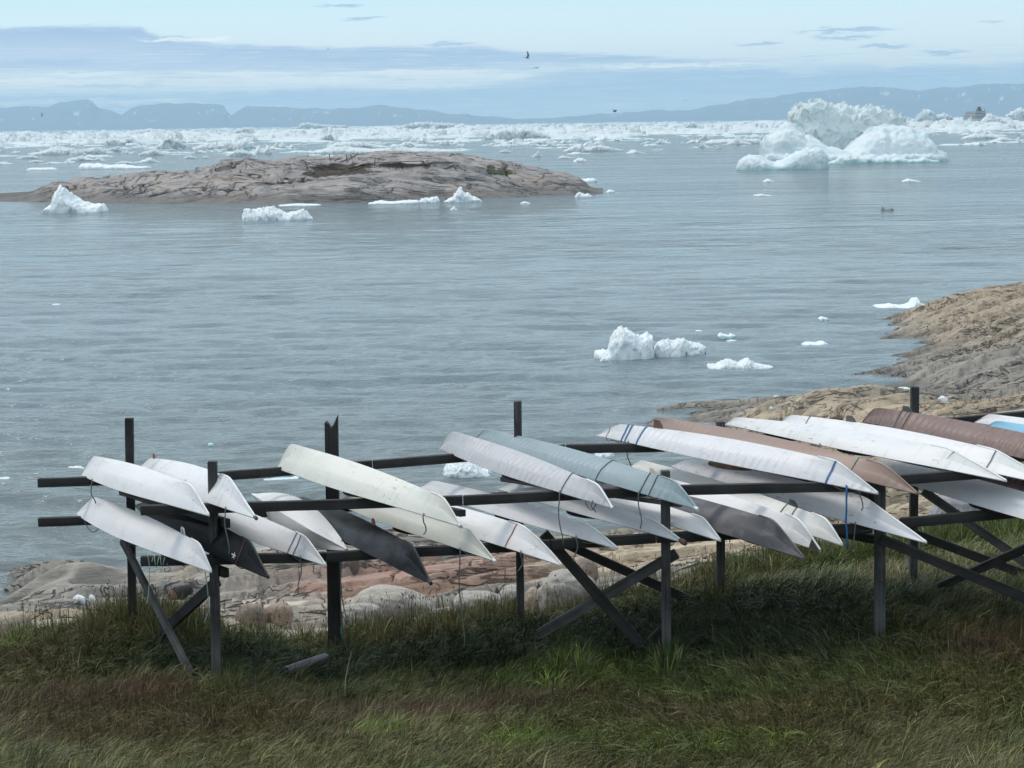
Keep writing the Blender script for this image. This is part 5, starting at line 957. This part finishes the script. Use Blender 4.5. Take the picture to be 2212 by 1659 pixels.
bird('small gull gliding with bent wings, just below the largest gull', 1158, 147, 190, .95, (0.3, -0.5), (0.5, -0.4), 0.9, M_gull)
bird('dark bird skimming above the pack ice left of the big iceberg', 1327, 241, 170, .9, (0.6, 0.4), (0.5, 0.2), 0.3, M_gulld)
bird('dark bird with raised wings low over the left mountains', 90, 251, 200, .8, (1.3, 1.5), (1.1, 1.4), 1.4, M_gulld)
bird('tiny bird high in the grey cloud bank left of centre', 708, 106, 330, .8, (.3, -.2), (.4, -.2), 0.6, M_gulld)
bird('tiny dark bird over the faint slopes right of centre', 1480, 218, 300, .8, (.7, .6), (.6, .4), 1.2, M_gulld)

# ------------------------------------------------------------------ boulders, log, pipe
def hit(px, py, d0=20, d1=140):
    Ds = np.linspace(d0, d1, 1600); d = ray(px, py); xs = d.x / d.y * Ds; zr = CAMZ + d.z / d.y * Ds; h, _ = terrain(xs, Ds); i = int(np.argmax(zr < h)); return Vector((xs[i], Ds[i], h[i]))
def boulder(label, x0, x1, ytop, ybase, col, seed, dr=0.8, d0=31):
    b0 = hit((x0 + x1) / 2, ybase, d0); wd = (x1 - x0) / F * b0.y; ht = (ybase - ytop) / F * b0.y * 1.02 + 0.12
    bm = bmesh.new(); bmesh.ops.create_icosphere(bm, subdivisions=5, radius=1.0); co = np.array([v.co[:] for v in bm.verts])
    n = fbm(co[:, 0] * .9 + seed, co[:, 1] * .9, co[:, 2] * .9, o=3); n2_ = fbm(co[:, 0] * 4 + seed, co[:, 1] * 4, co[:, 2] * 4, o=3); r_ = 1 + .15 * n + .035 * n2_
    co = np.sign(co) * np.abs(co) ** 0.85; co = co * r_[:, None] * np.array([wd / 2, wd / 2 * dr, ht * .72]); 
    for v, c in zip(bm.verts, co): v.co = c
    me = bpy.data.meshes.new('boulder'); bm.to_mesh(me); bm.free(); me.polygons.foreach_set('use_smooth', [True] * len(me.polygons)); me.materials.append(M_bould); vcol(me, np.tile(np.array(col), (len(co), 1)) * (1 + .12 * n[:, None]))
    o = link('boulder', me, None, Matrix.Translation((b0.x, b0.y + wd * .3, b0.z + ht * .26))); tag(o, label, 'boulder', 'boulders along the turf edge')
BP = (0.40, 0.37, 0.33); BT = (0.38, 0.31, 0.24)
boulder('large pale rounded boulder behind the middle diagonal brace', 1164, 1296, 1267, 1338, BP, 1); boulder('tan end of a boulder at the left of the large pale one', 1128, 1184, 1292, 1334, BT, 2)
boulder('pale round boulder at the foot of the third back post', 1070, 1138, 1290, 1330, BP, 3); boulder('low whitish boulder left of the third back post', 976, 1090, 1303, 1345, BP, 4)
boulder('broad speckled pale boulder right of the thick post', 748, 934, 1297, 1352, (0.42, 0.38, 0.33), 5, .6); boulder('flat pale stone half sunk in grass at the foot of the thick post', 700, 830, 1340, 1375, BP, 6, .6)
boulder('grey boulder in grass under the right lower rail', 2010, 2190, 1092, 1152, (0.30, 0.29, 0.30), 7, .7); boulder('tan boulder at the left edge behind the brown grass', -30, 66, 1354, 1392, BT, 8)
boulder('small brown rock at the end of the tan slab left of the thick post', 508, 578, 1329, 1354, (0.22, 0.18, 0.14), 9); boulder('small tan rock left of the thick post', 566, 632, 1333, 1356, (0.33, 0.25, 0.19), 10)
boulder('dark blocky stone on the shelf right of the thick post', 742, 776, 1206, 1232, (0.16, 0.13, 0.10), 11, d0=40)
boulder('brown stone under the crossing of the middle braces', 1236, 1294, 1235, 1262, (0.26, 0.20, 0.16), 12, d0=36)
lp_ = hit(374, 1291, 34); lg = empty('cut_log', Matrix.Translation(lp_)); tag(lg, 'short sawn log with a reddish cut face lying on the shore rock', 'log')
a_ = lp_ + Vector((0, -.1, .10)); ax_ = Vector((0.65, 0.95, 0.10)).normalized()
a_ = a_ + Vector((0, 0, -.05)); tube('log_bark', [a_, a_ + ax_ * .01, a_ + ax_ * .25, a_ + ax_ * .5], [.135, .142, .14, .10], M_wood, lg, 20); tube('cut_face', [a_ - ax_ * .012, a_ - ax_ * .004], [.122, .130], flat('cut_face', (0.25, 0.13, 0.10)), lg, 20)
p0, p1 = at(616, 1450, 26.5), at(704, 1420, 27.3); pp = empty('drain_pipe', Matrix.Translation(p0)); tag(pp, 'grey round pipe lying in the grass by the thick post', 'pipe')
tube('pipe_body', [p0, p0.lerp(p1, .5), p1 - (p1 - p0) * .02, p1], [.058, .058, .058, .050], flat('pipe_grey', (0.13, 0.12, 0.14), .45), pp, 18); tube('pipe_mouth', [p0 - (p1 - p0).normalized() * .05, p0 - (p1 - p0).normalized() * -.01], [.05, .052], M_black, pp, 14)
# rope wound round the left end of the lower front rail
rp = at(330, 1211, YF); vs = []; pts = []
for i in range(90): a = i / 90 * 2 * math.pi * 5; pts.append(rp + Vector((i / 90 * .17 + 0.02 * math.sin(a * .5), -.055 * math.cos(a) * 1.15, .065 * math.sin(a))))
tag(tube('rope', pts, .006, M_ropeg, None, 5), 'pale rope wound several times round the left end of the lower rail', 'rope')
pts = [at(319, 1200, YF - .06), at(322, 1215, YF - .07), at(323, 1250, YF - .06), at(321, 1285, YF - .06), at(317, 1304, YF - .06)]; tag(tube('rope', pts, .005, M_ropeg, None, 5), 'loose rope end hanging from the left end of the lower rail', 'rope')
pts = [at(443, 1236, YF - .06), at(447, 1262, YF - .08), at(450, 1290, YF - .08), at(452, 1318, YF - .07), at(441, 1345, YF - .05)]; tag(tube('rope', pts, .006, M_ropeg, None, 5), 'pale rope hanging beside the left front post', 'rope')
pts = [at(736, 1100, DB - .14), at(737, 1200, DB - .14), at(735, 1290, DB - .13), at(739, 1340, DB - .13), at(738, 1385, DB - .13)]; tag(tube('rope', pts, .006, M_rope, None, 5), 'dark cord hanging down the right side of the thick post', 'cord')
pts = [at(738, 1350, DB - .12), at(737, 1365, DB - .13), at(740, 1378, DB - .12), at(736, 1392, DB - .12)]; tag(tube('rope', pts, .010, M_teal, None, 5), 'turquoise rope end in the grass beside the thick post', 'rope')
pts = [at(479, 1465, DF - .1), at(484, 1474, DF - .15), at(490, 1482, DF - .2), at(498, 1490, DF - .22)]; tag(tube('rope', pts, .010, flat('rope_mint', (.12, .26, .26)), None, 5), 'green rope end in the grass at the left front post', 'rope')
# ice stranded on the shore rock
for lb, x0, x1, yt, yb in (('flat lump of ice stranded on the left shore rock', 156, 184, 1290, 1299), ('peaked small lump of ice stranded on the left shore rock', 191, 204, 1288, 1299), ('broken lumps of ice behind the back left post', 244, 262, 1306, 1314), ('small ice lump stranded behind the leftmost brace', 262, 279, 1302, 1314), ('white ice lump stranded on the rocks by the channel', 2026, 2050, 859, 869), ('tiny ice lump on the dark rock by the dome', 1663, 1672, 880, 884)):
    h_ = hit((x0 + x1) / 2, yb, 31); w_ = (x1 - x0) / F * h_.y; t_ = (yb - yt) / F * h_.y + .05; me = ice_mesh('ice_lump', None, [-w_ / 2, -w_ * .2, w_ * .1, w_ / 2], [t_ * .6, t_, t_ * .9, t_ * .5], w_ * .6, 30, 16, .15, M_ice, isd(), zoff=.1); tag(link('ice_lump', me, None, Matrix.Translation((h_.x, h_.y + .1, h_.z - .04))), lb, 'ice lump')

# ------------------------------------------------------------------ grass
def ground_z(x, y): return rbf_h(x, y) + 0.07 * fbm(x * 0.5, y * 0.5, o=3)
def scatter(n, d0, d1, um=0.262):
    u = np.where(rng.random(n) < .84, rng.uniform(-um, um * 1.02, n), rng.choice([-1, 1], n) * rng.uniform(um, .39, n)); D = np.exp(rng.uniform(math.log(d0), math.log(d1), n)); x = u * D; return x, D
def blades(n_tuft, per, n_field, d0=19.0, d1=37.5):
    # tussocks: blades fan out of a shared root and fall over
    tx, ty = scatter(n_tuft, d0, d1); k = turf_edge(tx, ty) > rng.uniform(-.3, .1, n_tuft); tx, ty = tx[k], ty[k]; nt = len(tx)
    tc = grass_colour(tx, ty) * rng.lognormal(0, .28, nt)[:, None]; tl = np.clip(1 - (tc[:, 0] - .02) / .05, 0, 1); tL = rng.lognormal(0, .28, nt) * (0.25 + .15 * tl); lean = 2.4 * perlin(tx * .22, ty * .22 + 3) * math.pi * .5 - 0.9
    idx = np.repeat(np.arange(nt), per); m = len(idx); ph = rng.uniform(0, 2 * math.pi, m); rad = .05 * np.sqrt(rng.random(m)); x1 = tx[idx] + rad * np.cos(ph); y1 = ty[idx] + rad * np.sin(ph)
    th1 = np.arctan2(np.sin(ph) + 1.1 * np.sin(lean[idx]), np.cos(ph) + 1.1 * np.cos(lean[idx])) + rng.normal(0, .25, m); L1 = tL[idx] * rng.uniform(.55, 1.25, m); b1 = np.clip(rng.normal(.80, .25, m), .1, 1.2); c1 = tc[idx]
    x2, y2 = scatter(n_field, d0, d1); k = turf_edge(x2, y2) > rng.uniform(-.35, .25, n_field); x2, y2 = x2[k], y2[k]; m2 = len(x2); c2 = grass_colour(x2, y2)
    redd2 = np.clip((c2[:, 0] / c2[:, 1] - 1.0) * 2, 0, 1); th2 = 2.4 * perlin(x2 * .22, y2 * .22 + 3) * math.pi * .5 - .9 + rng.normal(0, .8, m2); L2 = (.17 + .10 * redd2) * rng.uniform(.5, 1.5, m2); b2 = np.clip(rng.normal(.5, .25, m2) - .2 * redd2, .05, 1.1)
    # tall ragged tufts along the turf edge and round the posts
    ex, ey, el_, ec = [], [], [], []
    for px0, px1, D_, num, Ls in ((170, 440, 29.3, 170, .50), (440, 700, 29.6, 60, .34), (740, 1100, 29.9, 150, .42), (1200, 1500, 31.5, 90, .34), (1500, 1900, 33.6, 220, .46), (1950, 2250, 34.5, 160, .45), (0, 170, 29.6, 60, .36), (440, 480, 25.8, 14, .35), (700, 745, 28.5, 16, .45), (1540, 1575, 28.6, 14, .42), (1415, 1460, 25.8, 20, .40), (1180, 1260, 26.2, 20, .40), (780, 850, 22.6, 9, .30), (1060, 1170, 22.3, 16, .28)):
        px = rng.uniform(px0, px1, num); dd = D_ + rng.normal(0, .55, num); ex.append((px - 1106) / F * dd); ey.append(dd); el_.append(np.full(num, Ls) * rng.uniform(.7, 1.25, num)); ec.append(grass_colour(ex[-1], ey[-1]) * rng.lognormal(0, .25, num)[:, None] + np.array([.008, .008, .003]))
    ex, ey, el_, ec = map(np.concatenate, (ex, ey, el_, ec)); i3 = np.repeat(np.arange(len(ex)), 42); m3 = len(i3); p3 = rng.uniform(0, 2 * math.pi, m3); r3 = .10 * np.sqrt(rng.random(m3))
    x1 = np.r_[x1, ex[i3] + r3 * np.cos(p3)]; y1 = np.r_[y1, ey[i3] + r3 * np.sin(p3)]; th1 = np.r_[th1, p3 + rng.normal(0, .3, m3)]; L1 = np.r_[L1, el_[i3] * rng.uniform(.5, 1.2, m3)]; b1 = np.r_[b1, np.clip(rng.normal(.45, .28, m3), .02, 1.1)]; c1 = np.concatenate([c1, ec[i3]])
    x = np.r_[x1, x2]; y = np.r_[y1, y2]; th = np.r_[th1, th2]; L_ = np.r_[L1, L2]; bend = np.r_[b1, b2]; c = np.r_[c1, c2]; n = len(x); redd = np.clip((c[:, 0] / c[:, 1] - 1.0) * 2, 0, 1)
    z = ground_z(x, y); wd = rng.uniform(.0028, .0055, n) * (y / 25) * (1 - .3 * redd); dx, dy = np.cos(th), np.sin(th); fa = rng.uniform(0, math.pi, n); wx, wy = np.cos(fa), np.sin(fa); P = np.zeros((n, 7, 3))
    for i, (s_, ww) in enumerate(((0, 1), (.38, .95), (.72, .6), (1, 0))):
        hor = L_ * bend * s_ ** 1.6; up = L_ * (s_ - bend * .68 * s_ ** 2.1) - (0.03 if s_ == 0 else 0); cx_, cy_, cz_ = x + dx * hor, y + dy * hor, z + up
        if i < 3: P[:, 2 * i] = np.stack([cx_ - wx * wd * ww, cy_ - wy * wd * ww, cz_], -1); P[:, 2 * i + 1] = np.stack([cx_ + wx * wd * ww, cy_ + wy * wd * ww, cz_], -1)
        else: P[:, 6] = np.stack([cx_, cy_, cz_], -1)
    b7 = np.arange(n)[:, None] * 7; qd = np.concatenate([b7 + np.array([0, 1, 3, 2]), b7 + np.array([2, 3, 5, 4])]); tr = b7 + np.array([4, 5, 6])
    v = rng.lognormal(0, .40, n)[:, None]; cc = c * v; hue = rng.normal(0, .10, (n, 1)); cc = cc * np.concatenate([1 + hue, 1 + hue * .1, 1 - hue * .5], 1)
    straw = rng.random(n) < (.08 + .08 * redd); cc[straw] = np.array([.20, .165, .10]) * v[straw] * .9; rd = rng.random(n) < .25 * redd; cc[rd] = np.array([.12, .07, .055]) * v[rd]
    me = npmesh('grass', P.reshape(-1, 3), qd, M_grass, True, tr); vcol(me, np.repeat(cc, 7, 0)); tag(link('grass', me), 'thick green and brown grass covering the slope below the rack', 'grass', None, 'stuff')
def stalks(n):
    # flower stalks with dark heads, thickest along the turf edge
    u = rng.uniform(-.262, .267, n); De = np.interp(u, _eu[:, 0], _eu[:, 1]); D = De - np.abs(rng.normal(0, .9, n)) + rng.normal(0, .12, n); clump = perlin(u * 60, D * .7)
    k = clump > rng.uniform(-.15, .75, n); u, D = u[k], D[k]; n = len(u); x = u * D; y = D; z = ground_z(x, y); P = []; Fq = []; col = []; o_ = 0
    for i in range(n):
        L_ = rng.uniform(.22, .60); lx, ly = rng.normal(0, .09, 2); r_ = .0022; p0_ = np.array([x[i], y[i], z[i]]); p1_ = p0_ + np.array([lx * .4, ly * .4, L_ * .55]); p2_ = p0_ + np.array([lx, ly, L_]); hr = rng.uniform(.006, .011); hl = rng.uniform(.018, .035); hd = rng.random() < .4
        rings = [(p0_, r_), (p1_, r_), (p2_, r_ * .8)] + ([(p2_ + [0, 0, .004], hr), (p2_ + [0, 0, hl * .6], hr), (p2_ + [lx * .05, 0, hl], hr * .3)] if hd else [(p2_ + [lx * .2, 0, .03], .006), (p2_ + [lx * .4, 0, .07], .001)])
        for p_, q_ in rings:
            for kk in range(3): a = kk * 2.094; P.append((p_[0] + q_ * math.cos(a), p_[1] + q_ * math.sin(a), p_[2]))
        cs = [(.07, .07, .035)] * 3 + [(.035, .022, .018) if hd else (.12, .075, .06)] * (len(rings) - 3); col += [c_ for c_ in cs for _ in range(3)]
        for j in range(len(rings) - 1):
            for kk in range(3): a, b_ = o_ + j * 3 + kk, o_ + j * 3 + (kk + 1) % 3; Fq.append((a, b_, b_ + 3, a + 3))
        o_ += len(rings) * 3
    me = npmesh('seed_heads', np.array(P), np.array(Fq), M_grass, True); vcol(me, np.array(col)); tag(link('seed_heads', me), 'fine stalks with dark seed heads along the edge of the turf', 'wildflowers', None, 'stuff')
blades(14500, 28, 265000); stalks(3200)

# ------------------------------------------------------------------ haze
m_ = bpy.data.materials.new('haze'); m_.use_nodes = True; q = NT(m_.node_tree); o_ = q.n('ShaderNodeOutputMaterial'); pv = q.n('ShaderNodeVolumePrincipled'); q.t.links.new(pv.outputs[0], o_.inputs['Volume'])
pv.inputs['Color'].default_value = (0.62, 0.86, 1.0, 1); pv.inputs['Density'].default_value = 3.8e-5; pv.inputs['Anisotropy'].default_value = 0.2
HX = S + 500; vs, fs = boxm(-HX, HX, -400, HX, -4.0, 560)
o = link('haze', mesh('haze', vs, fs, m_)); tag(o, 'thin blue haze over the fjord', 'haze', None, 'stuff')
